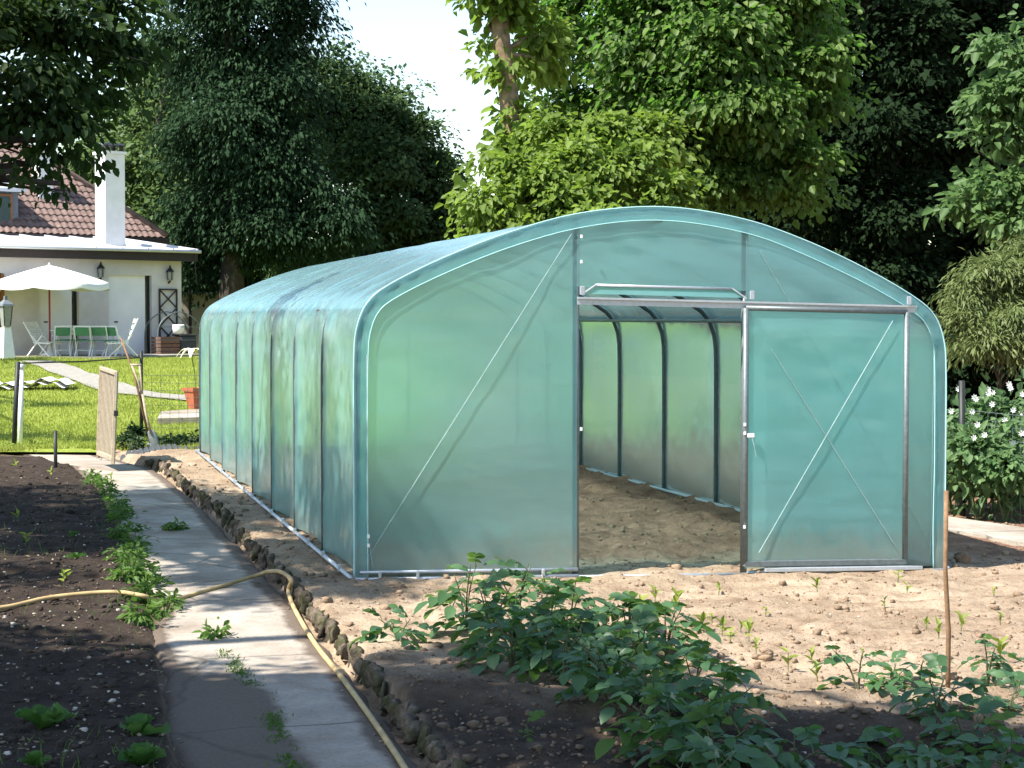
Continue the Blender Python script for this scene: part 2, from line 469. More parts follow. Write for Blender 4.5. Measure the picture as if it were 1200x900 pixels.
# ------------------------------------------------------------------ setting: ground, path, lawn
def build_ground():
    xs = np.concatenate([-np.geomspace(700, 6.4, 46), np.arange(-6.3, -2.2, .05), np.arange(-2.2, 3.4, .028), np.arange(3.4, 6.3, .06), np.geomspace(6.4, 700, 40)])
    ys = np.concatenate([[-60, -20, -5, 0, 3, 5], np.arange(6.0, 14.2, .03), np.arange(14.2, 25.5, .07), np.arange(25.5, 60, .8), np.geomspace(60, 1500, 30)])
    X, Y = np.meshgrid(xs, ys, indexing='ij')
    Z = soil(X, Y)
    P = np.stack([X, Y, Z], -1)
    me = grid_mesh('ground', P, True)
    humus_shade = 1 - sstep(-.05, .1, X - path_l(Y))                                # the bed left of the path is dark humus
    humus_shade = np.maximum(humus_shade, .95 * (1 - sstep(7.6, 9.0, Y + .25 * (X - 1) + .5 * (vnoise(X, Y, .6, 5) - .5))) * sstep(0, .1, X - path_r(Y)))   # tree shade over the potato row, painted into the soil colour
    ins = sstep(12.0, 12.2, Y - .265 * (X + 1.057)) * sstep(0, .2, X + 1.0 + .265 * (Y - 12)) * sstep(13.2, 14.2, Y - .2 * X + .9 * vnoise(X, Y, .5, 6))
    t2 = me.attributes.new('tilled', 'FLOAT', 'POINT'); t2.data.foreach_set('value', (.9 * ins).ravel().astype(np.float32))
    humus_shade = np.maximum(humus_shade, .8 * sstep(24, 26, Y))
    a = me.attributes.new('tint', 'FLOAT', 'POINT'); a.data.foreach_set('value', humus_shade.ravel().astype(np.float32))
    tag(link_mesh('ground', me, M['soil']), kind='structure')
build_ground()

def build_path():
    ys = np.concatenate([np.arange(2, 24.8, .06)])
    us = np.linspace(0, 1, 28)
    Y, U = np.meshgrid(ys, us, indexing='ij')
    l = path_l(Y) + (vnoise(Y, Y * 0, .35, 21) - .5) * .13 + (vnoise(Y, Y * 0, .9, 25) - .5) * .22
    r = path_r(Y) + (vnoise(Y, Y * 0, .3, 22) - .5) * .05 - .03
    X = l + (r - l) * U
    Z = base(X, Y) - .088 + (vnoise(X, Y, .5, 23) - .5) * .014 + (vnoise(X, Y, .12, 24) - .5) * .005
    rim = np.minimum(U, 1 - U)
    Z = Z - .035 * (1 - sstep(0, .045, rim))
    me = grid_mesh('path', np.stack([X, Y, Z], -1), True)
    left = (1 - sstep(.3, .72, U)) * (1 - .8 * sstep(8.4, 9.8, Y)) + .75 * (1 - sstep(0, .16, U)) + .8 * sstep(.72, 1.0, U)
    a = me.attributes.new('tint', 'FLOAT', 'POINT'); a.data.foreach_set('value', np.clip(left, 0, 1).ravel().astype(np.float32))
    # faces wind the other way round: flip so that the normals point up
    me.flip_normals()
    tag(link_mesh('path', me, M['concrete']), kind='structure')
build_path()

def lawn_front(x): return 24.35 + .25 * np.sin(x * .9) * 0 + .1 * (vnoise(x, x * 0, .6, 31) - .5)
def build_lawn():
    xs = np.concatenate([np.linspace(-70, -13, 40), np.arange(-12.8, -1.6, .2)])
    vv = np.linspace(0, 1, 130) ** 1.4
    X, V = np.meshgrid(xs, vv, indexing='ij')
    Yf = lawn_front(X) + 3.0 * sstep(-.5, 2.0, X)
    Y = Yf + (75 - Yf) * V
    Z = base(X, Y) + (vnoise(X, Y, 1.8, 32) - .5) * .05 * sstep(0, .05, V)
    Z = Z - .05 * (1 - sstep(0, .01, V))
    tag(link_mesh('lawn', grid_mesh('lawn', np.stack([X, Y, Z], -1), True), M['lawn']), kind='structure')
    # blades
    n = 150000
    x = rng.uniform(-15.5, -2.5, n); d = rng.random(n) ** 1.5; y = 24.5 + d * 27
    y0 = y
    px = 600 + FPX * x / y
    k = (px > -30) & (px < 300); x, y = x[k], y[k]
    z = base(x, y) + (vnoise(x, y, 1.8, 32) - .5) * .05
    xe = rng.uniform(-14, -2.6, 9000); ye = 24.35 + rng.normal(0, .16, 9000) + .5 * (vnoise(xe, xe * 0, .5, 35) - .6); x = np.concatenate([x, xe]); y = np.concatenate([y, ye]); z = np.concatenate([z, np.maximum(base(xe, ye), -.02)])
    on_gravel = gravel_mask(x, y) | ((x > path_l(y) + .1) & (x < path_r(y) - .1) & (y < 24.6))
    k = ~on_gravel; x, y, z = x[k], y[k], z[k]; n = len(x)
    h = rng.uniform(.03, .075, n) * (1 + .4 * (vnoise(x, y, 1.2, 33) - .5)); a = rng.uniform(0, 2 * np.pi, n); w = rng.uniform(.006, .014, n)
    lx, ly = rng.normal(0, .35, n) * h, rng.normal(0, .35, n) * h
    V = np.empty((n, 3, 3))
    V[:, 0] = np.stack([x - w * np.cos(a), y - w * np.sin(a), z - .01], -1)
    V[:, 1] = np.stack([x + w * np.cos(a), y + w * np.sin(a), z - .01], -1)
    V[:, 2] = np.stack([x + lx, y + ly, z + h], -1)
    tint = np.repeat(np.clip(rng.normal(.5, .25, n) + .5 * (vnoise(x, y, 2.5, 34) - .5), 0, 1), 3)
    o = link_mesh('lawn_grass', np_mesh('lawn_grass', V.reshape(-1, 3), np.arange(n * 3).reshape(-1, 3), False, tint), L['grass'])
    tag(o, 'short bright green grass blades across the lawn before the house', 'grass', kind='stuff')
GR = [gnd(*p) for p in ((44, 424), (70, 433), (105, 446), (150, 460), (195, 466), (250, 470))]
GRY = sorted([(p.y, p.x) for p in GR])
GRW = .8
def gravel_mask(x, y):
    # distance to the polyline
    m = np.zeros(len(x), bool)
    for a, b in zip(GR[:-1], GR[1:]):
        d = np.array([b.x - a.x, b.y - a.y]); l2 = (d ** 2).sum()
        t = np.clip(((x - a.x) * d[0] + (y - a.y) * d[1]) / l2, 0, 1)
        m |= ((x - a.x - t * d[0]) ** 2 + (y - a.y - t * d[1]) ** 2) < (GRW * .5) ** 2
    return m
build_lawn()
def build_lawn_path():
    c = smooth_path([(p.x, p.y) for p in GR], 10)
    P = []
    for i, p in enumerate(c):
        d = c[min(i + 1, len(c) - 1)] - c[max(i - 1, 0)]; d = d / np.linalg.norm(d); nrm = np.array([-d[1], d[0]])
        row = []
        for k in np.linspace(-.5, .5, 7):
            q = p + nrm * k * GRW * (1 + .25 * (vnoise(p[0] * 3, p[1] * 3, 1, 41) - .5))
            row.append((q[0], q[1], float(base(q[0], q[1])) + (float(vnoise(q[0], q[1], 1.8, 32)) - .5) * .05 + .03))
        P.append(row)
    me = grid_mesh('lawn_path', np.array(P), True)
    if me.polygons[0].normal.z < 0: me.flip_normals()
    tag(link_mesh('lawn_path', me, M['gravel']), kind='structure')
build_lawn_path()

# pale terrace before the garage
def sheet(name, pts, mat, dz, thick=.06):
    m = MB()
    top = [(p[0], p[1], float(base(p[0], p[1])) + dz) for p in pts]
    m.poly(top)
    for a, b in zip(top, top[1:] + top[:1]):
        m.poly([a, (a[0], a[1], a[2] - thick), (b[0], b[1], b[2] - thick), b])
    return tag(m.build(name, mat), kind='structure')
sheet('terrace', [(-17.5, 49.6), (-11.3, 50.4), (-8.8, 55.0), (-9.2, 57.5), (-11, 56.4), (-19, 49.9)], M['gravel'], .05)
c0, c1, c2, c3 = gnd(184, 499), gnd(252, 497), gnd(256, 486), gnd(190, 490)
sheet('paved_step', [(c0.x, c0.y), (c1.x, c1.y), (c2.x, c2.y), (c3.x, c3.y)], M['concrete'], .12, .2)

# yard path behind the right of the greenhouse
q = [gnd(1095, 622), gnd(1260, 652), gnd(1290, 636), gnd(1100, 608)]
sheet('side_path', [(p.x, p.y) for p in q], M['concrete'], .035, .08)

# ------------------------------------------------------------------ greenhouse
TH = math.atan2(557, 2100)
GW, GL, BAY = 4.37, 12.0, 1.5
GH = empty('greenhouse', (-1.057, 12.0, 0), TH, 'long tunnel greenhouse of pale turquoise film with one sliding door open', 'greenhouse')
_prof = [(0, 0.02), (0, .5), (0, 1.0), (0.003, 1.45), (.02, 1.66), (.09, 1.83), (.24, 1.955), (.62, 2.145), (1.1, 2.335), (1.6, 2.475), (2.185, 2.535)]
_prof = _prof + [(GW - a, b) for a, b in reversed(_prof[:-1])]
PROF = np.array(smooth_path([(a, b, 0) for a, b in _prof], 7))[:, :2]
def resample(P, n):
    d = np.concatenate([[0], np.cumsum(np.linalg.norm(np.diff(P, axis=0), axis=1))])
    t = np.linspace(0, d[-1], n)
    return np.stack([np.interp(t, d, P[:, 0]), np.interp(t, d, P[:, 1])], -1), t
def prof_normals(P):
    T = np.gradient(P, axis=0); T /= np.linalg.norm(T, axis=1)[:, None]
    return np.stack([-T[:, 1], T[:, 0]], -1)          # outward: for the left wall (tangent up) this is -u
def tilt(u, v, z): return (u, v, z - .021 * u)
def zmax(u):
    k = np.argsort(PROF[:, 0], kind='stable')
    mid = PROF[(PROF[:, 1] > 1.4)]
    k = np.argsort(mid[:, 0]); return np.interp(u, mid[k, 0], mid[k, 1])
GHM = Matrix.Translation((-1.057, 12.0, 0)) @ Matrix.Rotation(TH, 4, 'Z')

def cover_film():
    P, S = resample(PROF, 150); N = prof_normals(P)
    vs_ = np.linspace(-.012, GL + .012, 300)
    Vv, I = np.meshgrid(vs_, np.arange(len(P)), indexing='ij')
    U, Z = P[I, 0], P[I, 1]; s = S[I] / S[-1]
    ph = (Vv / BAY) % 1.0
    sag = (np.sin(np.pi * np.clip(ph, 0, 1)) ** .5)
    wall = 1 - sstep(1.5, 1.95, Z)
    off = .003 - sag * (.085 * wall + .022 * (1 - wall))
    # long wrinkles: vertical on the walls, fanning from each hoop at the eaves
    w1 = (vnoise(Vv * 1.0, s * 4 + 7, .16, 51) - .5) * .018 * wall
    w2 = (vnoise(Vv * 1.0 + s * 3, s * 10, .09, 52) - .5) * .010
    eave = np.exp(-((Z - 1.82) / .16) ** 2)
    w3 = (vnoise(Vv * 1.0 + (Z - 1.8) * 1.3, Z * .3, .10, 53) - .5) * .026 * eave
    w4 = (vnoise(Vv * 1.0 + U * .55, U * .2, .28, 54) - .5) * .010 * (1 - wall)
    edge = sstep(0, .10, np.minimum(Vv + .012, GL + .012 - Vv))
    foot = sstep(.02, .25, Z)
    calm = 1 - .7 * sstep(GW * .45, GW * .6, U)          # the lee side hangs smoother
    o = off * np.minimum(1, calm + .35) + (w1 + w2 + w3 + w4) * calm * np.minimum(edge, foot) * np.minimum(1, sag * 1.3 + .25)
    o = np.maximum(o, -.12)
    X = U + N[I, 0] * o; ZZ = Z + N[I, 1] * o
    G = np.stack([X, Vv, ZZ - .021 * U], -1)
    me = grid_mesh('cover_film', G, True)
    return link_mesh('cover_film', me, M['film'], GH)
cover = cover_film()
if cover.data.polygons[10].normal.x > 0: cover.data.flip_normals()

def hoop(k):
    P, _ = resample(PROF, 60); N = prof_normals(P)
    v = min(max(k * BAY, .03), GL - .03)
    pts = [tilt(p[0] - n[0] * .024, v, p[1] - n[1] * .024) for i, (p, n) in enumerate(zip(P, N))]
    pts[0] = tilt(P[0][0] + .024, v, -.15); pts[-1] = tilt(P[-1][0] - .024, v, -.15)
    return MB().tube(pts, .021, 10).build('hoop', M['hoop'], GH, True)
for k in range(9): hoop(k)
for u, z in ((.13, 1.80), (GW / 2, 2.455), (GW - .13, 1.80)):
    MB().tube([tilt(u, .05, z), tilt(u, GL - .05, z)], .017, 8).build('purlin', M['galv'], GH, True)
GH.scale = (1, 1, 1.02)
UD0, UD1 = 1.559, 2.811
def end_panel(name, u0, u1, z0, ztop, v, mat, seed, wr=.008):
    uu = np.linspace(u0, u1, 40); tt = np.linspace(0, 1, 46)
    Ug, Tg = np.meshgrid(uu, tt, indexing='ij')
    zt = zmax(Ug) - .01 if ztop is None else np.full_like(Ug, ztop)
    Zg = z0 + (zt - z0) * Tg
    b = np.minimum(np.minimum(Ug - u0, u1 - Ug), np.minimum(Zg - z0, zt - Zg))
    bulge = sstep(0, .25, b)
    Vg = v + bulge * ((vnoise(Ug, Zg * .45, .4, seed) - .5) * wr * 2 + (vnoise(Ug * .6 + Zg * .3, Zg, .09, seed + 1) - .5) * wr * .5 + (vnoise(Ug + .4 * Zg, Zg * .12, .07, seed + 2) - .5) * wr * .9 * np.exp(-((zt - Zg) / .3) ** 2) + (vnoise(Ug, Zg * .08, .05, seed + 3) - .5) * wr * .6 * np.exp(-((Zg - z0) / .3) ** 2))
    me = grid_mesh(name, np.stack([Ug, Vg, Zg - .021 * Ug], -1), True)
    return me
def front_ends(v, seed, sign):
    for u0, u1, z0, zt in ((.025, UD0, .045, None), (UD0, UD1, 1.985, None), (UD1, GW - .025, .045, None)):
        me = end_panel('end_film', u0, u1, z0, zt, v, M['film_end'], seed); seed += 3
        if (me.polygons[0].normal.y > 0) == (sign < 0): me.flip_normals()
        link_mesh('end_film', me, M['film_end'], GH)
front_ends(0.0, 60, -1)
front_ends(GL, 70, 1)
link_mesh('rear_door_film', end_panel('rear_door_film', UD0, UD1, .045, 1.96, GL + .01, M['film_end'], 80), M['film_end'], GH)
# doubled film folded over the front hoop and welded along its inner edge
def hem(v):
    P, S = resample(PROF, 170); N = prof_normals(P)
    rows = []
    for j, w in enumerate(np.linspace(0, 1, 7)):
        r = []
        for i in range(len(P)):
            wd = .088 + .012 * (vnoise(S[i], 0, .5, 90) - .5)
            o = -.0 - w * wd
            rip = (vnoise(S[i] * 1.0 + w * .02, 3, .05, 91) - .5) * .016 * math.sin(math.pi * w) * (1.6 if 1.6 < P[i][1] < 2.05 else .7)
            r.append(tilt(P[i][0] + N[i][0] * (o + .008 * (1 - w)), v - .012 - rip - .004 * w, P[i][1] + N[i][1] * (o + .008 * (1 - w))))
        rows.append(r)
    me = grid_mesh('film_hem', np.array(rows), True)
    if me.polygons[400].normal.y > 0: me.flip_normals()
    o = link_mesh('film_hem', me, M['film_hem'], GH)
    MB().tube([(p[0], p[1] - .006, p[2]) for p in rows[-1]], .0034, 6).build('weld_line', M['hem_line'], o, True)
    MB().tube([(p[0], p[1] - .004, p[2]) for p in rows[0]], .005, 6).build('weld_line', M['hem_line'], o, True)
hem(0.0)
# posts, rails
for u in (UD0, UD1):
    MB().tube([tilt(u, .03, -.1), tilt(u, .03, float(zmax(u)) - .05)], .024, 10).build('door_post', M['galv'], GH, True)
    MB().tube([tilt(u, GL - .04, -.1), tilt(u, GL - .04, float(zmax(u)) - .05)], .021, 10).build('door_post', M['galv'], GH, True)
for u in np.linspace(.4, 2.3, 4):   # small white clips on the front post
    pass
m = MB().box(tilt(2.82, -.075, 1.905), (2.56, .026, .014), M=Matrix.Rotation(.021, 3, 'Y'))
m.box(tilt(2.82, -.062, 1.880), (2.56, .006, .038), M=Matrix.Rotation(.021, 3, 'Y'))
m.build('door_rail', M['alu'], GH)
MB().box(tilt(4.03, -.10, 1.945), (.034, .010, .06), bev=.003).build('rail_bracket', M['alu'], GH)
# flap above the doorway: a folded film sill held off the wall by two slanting end stays
m = MB()
m.poly([tilt(UD0 + .02, -.05, 1.935), tilt(UD1 - .02, -.05, 1.935), tilt(UD1 - .10, -.02, 1.99), tilt(UD0 + .13, -.02, 1.985)])
m.build('vent_sill', M['film_hem'], GH)
MB().tube([tilt(UD0 + .12, -.03, 1.995), tilt(UD1 - .12, -.03, 1.995)], .010, 8).build('vent_bar', M['alu'], GH, True)
for a, b in ((UD0 + .02, UD0 + .13), (UD1 - .02, UD1 - .12)):
    MB().beam(tilt(a, -.06, 1.93), tilt(b, -.03, 2.0), .02, .008).build('vent_stay', M['alu'], GH)
for u in (UD0 + .015, UD1 + .015):
    MB().box(tilt(u, -.075, 1.955), (.034, .012, .06), bev=.003).build('rail_bracket', M['alu'], GH)
# base pipes
def rail(name, a, b, r, mat): return MB().tube([a, b], r, 8).build(name, mat, GH, True)
rail('base_rail', tilt(-.03, -.045, .018), tilt(UD0, -.045, .018), .014, M['alu'])
rail('base_rail', tilt(.03, -.02, .062), tilt(UD0, -.02, .062), .012, M['alu'])
rail('threshold_rail', tilt(UD0, -.045, .012), tilt(UD1, -.045, .012), .013, M['alu'])
rail('base_rail', tilt(UD1, -.045, .018), tilt(GW + .02, -.045, .018), .014, M['alu'])
rail('base_rail', tilt(-.035, -.03, .030), tilt(-.035, GL, .030), .015, M['alu'])
rail('base_rail', tilt(GW + .03, -.03, .030), tilt(GW + .03, GL, .030), .015, M['alu'])
rail('base_rail', tilt(GW - .075, .03, .06), tilt(GW - .075, GL, .06), .015, M['alu'])
rail('base_rail', tilt(0, GL + .03, .03), tilt(GW, GL + .03, .03), .014, M['alu'])
for k in range(16):
    MB().box(tilt(-.045, .35 + k * .74, .045), (.022, .04, .05), bev=.003).build('clip', M['alu'], GH)
for u in (.16, .42, .98, 1.3, 2.95, 3.9):
    MB().box(tilt(u, -.058, .035), (.02, .018, .075), bev=.003).build('clip', M['alu'], GH)
for z in (1.02, 2.15, 2.32): MB().box(tilt(UD0 + .012, -.062, z), (.014, .012, .022)).build('clip', M['white'], GH)
# sliding door parked in front of the right panel
DV = -.085
D = empty('sliding_door', (0, 0, 0)); D.parent = GH
d0, d1, zb, zt = 2.775, 4.02, .095, 1.865
for a in (d0, d1): MB().tube([tilt(a, DV, zb), tilt(a, DV, zt)], .021, 10).build('door_stile', M['galv'], D, True)
MB().tube([tilt(d0, DV, zt), tilt(d1, DV, zt)], .018, 8).build('door_top_bar', M['galv'], D, True)
MB().box(tilt((d0 + d1) / 2, DV, zb - .005), (d1 - d0 + .02, .04, .045), M=Matrix.Rotation(.021, 3, 'Y'), bev=.006).build('door_bottom_bar', M['galv'], D)
MB().box(tilt((d0 + d1) / 2 + .13, DV - .035, zb - .045), (d1 - d0 - .02, .03, .03), M=Matrix.Rotation(.021, 3, 'Y'), bev=.004).build('door_guide', M['alu'], D)
me = end_panel('door_film', d0, d1, zb, zt, DV, M['film_end'], 100, .010)
if me.polygons[0].normal.y > 0: me.flip_normals()
link_mesh('door_film', me, M['film_end'], D)
for (ua, za, ub, zb_) in ((d0 + .10, .17, d1 - .12, 1.80), (d0 + .19, 1.58, d1 - .09, .21)):
    MB().tube([tilt(ua, DV - .02, za), tilt(ub, DV - .02, zb_)], .0032, 6).build('brace_cord', M['cable'], D)
MB().box(tilt(d0 + .03, DV - .03, .985), (.05, .02, .03), bev=.004).build('door_handle', M['white'], D)
MB().tube(smooth_path([tilt(d0 + .035, DV - .035, .975), tilt(d0 + .055, DV - .04, .90), tilt(d0 + .07, DV - .035, .84)], 4), .003, 5).build('latch_cord', M['cable'], D)
for z in (.35, 1.0, 1.06): MB().box(tilt(d0 - .012, DV - .022, z), (.014, .012, .022)).build('clip', M['white'], D)
# bracing cords of the end wall
for p, q_ in (((UD0 - .03, 2.36), (.085, .16)), ((UD1 + .09, 2.27), (GW - .11, .20)), ((.085, 1.5), (.075, .36)), ((.075, .36), (.12, .10)), ((.08, 1.5), (.09, .30)), ((GW - .095, 1.55), (GW - .11, .12))):
    MB().tube([tilt(p[0], -.018, p[1]), tilt(q_[0], -.018, q_[1])], .0029, 5).build('brace_cord', M['cable'], GH)
for z in (.30, .24): MB().box(tilt(.088, -.026, z), (.018, .012, .026), bev=.003).build('cord_tensioner', M['white'], GH)

# ------------------------------------------------------------------ house with its garage wing
HA = R(40)
HC = Vector((-10.28, 55.8, 0.66))
HM = Matrix.Translation(HC) @ Matrix.Rotation(HA, 4, 'Z')
HO = empty('house', HC, HA, 'pale rendered house with brown tiled roof and a low zinc-roofed garage wing', 'house')
ca, sa = math.cos(HA), math.sin(HA)
def hx(px, ly=0.0):
    """local x on the plane y = ly of the house that a picture column looks at"""
    k = (px - 600) / FPX
    X0, Y0 = HC.x - ly * sa, HC.y + ly * ca
    return (k * Y0 - X0) / (ca - k * sa)
# garage wall with two recessed doors
dA0, dA1 = hx(45), hx(93)
dB0, dB1 = hx(128), hx(178.5)
dC0, dC1 = hx(-40), hx(5)
ZT = 2.42
segs = [(-13.0, dC0), (dC1, dA0), (dA1, dB0), (dB1, 0.0)]
m = MB()
for a, b in segs: m.box(((a + b) / 2, .12, 1.45 - .2), (b - a, .24, 3.3))
for a, b in ((dC0, dC1), (dA0, dA1), (dB0, dB1)): m.box(((a + b) / 2, .12, (ZT + 2.9) / 2), (b - a, .24, 2.9 - ZT))
m.box((-.12, 2.7, 1.3), (.24, 4.9, 3.2))
m.build('wall', M['render'], HO)
for a, b in ((dA0, dA1), (dB0, dB1)):
    d = MB().box(((a + b) / 2 - .08, .15, ZT / 2), (b - a - .18, .05, ZT)).build('garage_door', M['door_white'], HO)
    MB().box((b - .04, .17, ZT / 2), (.08, .04, ZT)).build('door_gap', M['black'], d)
    MB().box((a + .3, .118, 1.0), (.12, .02, .04)).build('handle', M['black'], d)
MB().box(((dC0 + dC1) / 2, .20, ZT / 2), (dC1 - dC0, .04, ZT)).build('doorway', M['glass'], HO)
MB().box((dC1 - .04, .02, 1.2), (.10, .10, 2.4)).build('door_frame', M['window_wood'], HO)
# zinc roof
MB().box((-6.3, -.30, 3.02), (13.4, .06, .30)).build('fascia', M['fascia'], HO)
MB().box((.32, 2.4, 3.10), (.06, 5.4, .30)).build('fascia', M['fascia'], HO)
def zr(y): return 3.20 + .105 * (y + .35)
m = MB(); m.poly([(-13, -.36, zr(-.36)), (.4, -.36, zr(-.36)), (.4, 5.0, zr(5)), (-13, 5.0, zr(5))]); m.poly([(-13, -.36, zr(-.36) - .05), (.4, -.36, zr(-.36) - .05), (.4, -.36, zr(-.36)), (-13, -.36, zr(-.36))])
ro = m.build('zinc_roof', M['zinc'], HO)
for k in range(15):
    x = .38 - k * .86
    MB().beam((x, -.37, zr(-.37) + .03), (x, 5, zr(5) + .03), .045, .06).build('standing_seam', M['zinc'], ro)
MB().tube([(-13, -.42, 3.17), (.45, -.42, 3.17)], .05, 8).build('gutter', M['zinc'], HO, True)
MB().tube([(.28, -.40, 3.1), (.28, -.36, 2.7), (.36, -.3, 2.2)], .015, 6).build('gutter_chain', M['black'], HO)
# tall chimney of the wing
cx = hx(130.5, 1.4); cw = .67
ch = MB().box((cx, 1.4, 4.72), (cw, cw, 2.9)).build('chimney', M['chim'], HO)
MB().box((cx, 1.4, 6.22), (cw + .10, cw + .10, .09)).build('chimney_ledge', M['chim'], ch)
m = MB()
for sx in (-1, 1):
    for sy in (-1, 1): m.box((cx + sx * .26, 1.4 + sy * .26, 6.36), (.1, .1, .2))
m.build('chimney_pots', M['fascia'], ch)
MB().box((cx, 1.4, 6.485), (cw + .02, cw + .02, .06)).build('chimney_cap', M['slate'], ch)
# main house behind: walls, hipped tiled roof
XE, YE, ZE, SL = 2.3, 5.0, 3.83, .90
MB().box((-6, 9.0, 1.7), (15.8, 7.6, 4.2)).build('house_wall', M['render'], HO)
MB().box((-5.85, YE - .04, ZE - .16), (16.3, .08, .34)).build('eave_board', M['fascia'], HO)
MB().box((XE + .02, 9, ZE - .16), (.08, 8.1, .34)).build('eave_board', M['fascia'], HO)
def roof_plane(p0, du, dv, nu, nv, clip):
    """tiled slope: real stepped courses of rolled tiles"""
    V, F = [], []
    du, dv = np.array(du, float), np.array(dv, float); n = np.cross(du, dv); n /= np.linalg.norm(n)
    lu, lv = np.linalg.norm(du), np.linalg.norm(dv)
    tw, tl = .235, .33
    for j in range(int(lv / tl)):
        us = np.arange(0, lu, tw / 4)
        wav = .028 * np.sin(us / tw * 2 * np.pi)
        for (t, lift) in ((j * tl, .035), ((j + 1) * tl + .03, 0.0)):
            for u, w in zip(us, wav):
                V.append(np.array(p0) + du / lu * u + dv / lv * t + n * (w + lift + .02))
        b = len(V) - 2 * len(us)
        for i in range(len(us) - 1):
            uc, tc = us[i] / lu, (j + .5) * tl / lv
            if clip(uc, tc): F.append((b + i, b + i + 1, b + len(us) + i + 1, b + len(us) + i))
    return V, F
ridge_y, HH = 9.0, SL * 4.0
V1, F1 = roof_plane((-14, YE, ZE), (XE + 14, 0, 0), (0, 4.0, HH), 0, 0, lambda u, t: u * (XE + 14) < (XE + 14) - t * 4.0 + .1)
me = np_mesh('roof_tiles', V1, F1)
rt = tag(link_mesh('roof_tiles', me, M['tile'], HO), kind='stuff')
V2, F2 = roof_plane((XE, YE, ZE), (0, 8, 0), (-4.0, 0, HH), 0, 0, lambda u, t: t / 2 - .01 < u < 1 - t / 2 + .01)
tag(link_mesh('roof_tiles', np_mesh('roof_tiles', V2, F2), M['tile'], HO), kind='stuff')
m = MB(); m.poly([(-14, 13, ZE), (XE, 13, ZE), (XE - 4, 9, ZE + HH), (-14, 9, ZE + HH)])
m.poly([(-14, YE + .02, ZE - .03), (XE - .02, YE + .02, ZE - .03), (XE - 4, 9, ZE + HH - .05), (-14, 9, ZE + HH - .05)])
m.build('rear_roof', M['tile'], HO)
MB().tube([(XE, YE, ZE + .07), (XE - 4, 9, ZE + HH + .08), (-14, 9, ZE + HH + .08)], .11, 8).build('ridge_tiles', M['tile'], HO, True)
# dormer at the left edge
dx1 = hx(23, 5.5)
wcx = dx1 - 1.0
MB().box((wcx, 6.7, ZE + .72), (2.0, 2.4, 1.5)).build('dormer', M['slate'], HO)
m = MB()
m.poly([(wcx - 1.25, 5.28, ZE + 1.35), (wcx + 1.2, 5.28, ZE + 1.35), (wcx + 1.2, 5.28, ZE + 1.47), (wcx - 1.25, 5.28, ZE + 1.47)])
m.poly([(wcx - 1.25, 5.28, ZE + 1.47), (wcx + 1.2, 5.28, ZE + 1.47), (wcx + .5, 7.8, ZE + 2.4), (wcx - .6, 7.8, ZE + 2.4)])
m.poly([(wcx + 1.2, 5.28, ZE + 1.35), (wcx + 1.2, 8, ZE + 1.35), (wcx + .5, 7.8, ZE + 2.4), (wcx + 1.2, 5.28, ZE + 1.47)])
m.build('dormer_roof', M['zinc'], HO)
w = MB().box((hx(3, 5.48), 5.47, ZE + .80), (.75, .06, .95)).build('window', M['window_wood'], HO)
MB().box((hx(3, 5.48), 5.435, ZE + .80), (.58, .03, .80)).build('pane', M['glass'], w)
# second chimney on the tiles
cx2 = hx(52, 6.6)
c2o = MB().box((cx2, 6.6, ZE + 1.9), (.52, .52, 1.8)).build('chimney', M['chim'], HO)
MB().box((cx2, 6.6, ZE + 2.83), (.62, .62, .08)).build('chimney_cap', M['chim'], c2o)
# wall lanterns
def hp(x, y, z): return HM @ Vector((x, y, z))
def lantern(px, z, label):
    x = hx(px, -.12)
    o = empty('wall_lantern', hp(x, -.12, z), HA, label, 'lantern', 'black lanterns on the garage wall')
    MB().beam((0, .13, -.22), (0, -.02, -.16), .03, .05).build('bracket', M['black'], o)
    MB().lathe([(.045, -.14), (.08, -.12), (.10, .10), (.10, .12)], 8).build('lamp_glass', M['lamp_glass'], o)
    MB().lathe([(.13, .12), (.10, .17), (.04, .24), (.015, .33)], 8).build('lamp_roof', M['black'], o)
    m = MB()
    for k in range(4):
        a = k * math.pi / 2
        m.tube([(.082 * math.cos(a), .082 * math.sin(a), -.13), (.103 * math.cos(a), .103 * math.sin(a), .12)], .012, 5)
    m.build('cage', M['black'], o)
lantern(200, 2.42, 'black wall lantern above the dark trellis at the garage corner')
lantern(119, 2.48, 'black wall lantern half hidden behind the white parasol')
# trellis
tx0, tx1 = hx(187.5, -.05), hx(207.5, -.05)
o = empty('trellis', hp((tx0 + tx1) / 2, -.05, .3), HA, 'narrow dark trellis of crossed bars on the garage wall', 'trellis')
hw = (tx1 - tx0) / 2
for s in (-1, 1): MB().beam((s * hw, 0, 0), (s * hw, 0, 1.72), .045, .04).build('upright', M['fascia'], o)
for z in (.02, 1.70): MB().beam((-hw, -.003, z), (hw, -.003, z), .04, .045).build('crossbar', M['fascia'], o)
for k in range(3):
    z0, z1 = .02 + k * .56, .58 + k * .56
    for s in (-1, 1): MB().beam((-s * hw, -.02 * s, z0), (s * hw, -.02 * s, z1), .03, .035).build('diagonal_slat', M['fascia'], o)
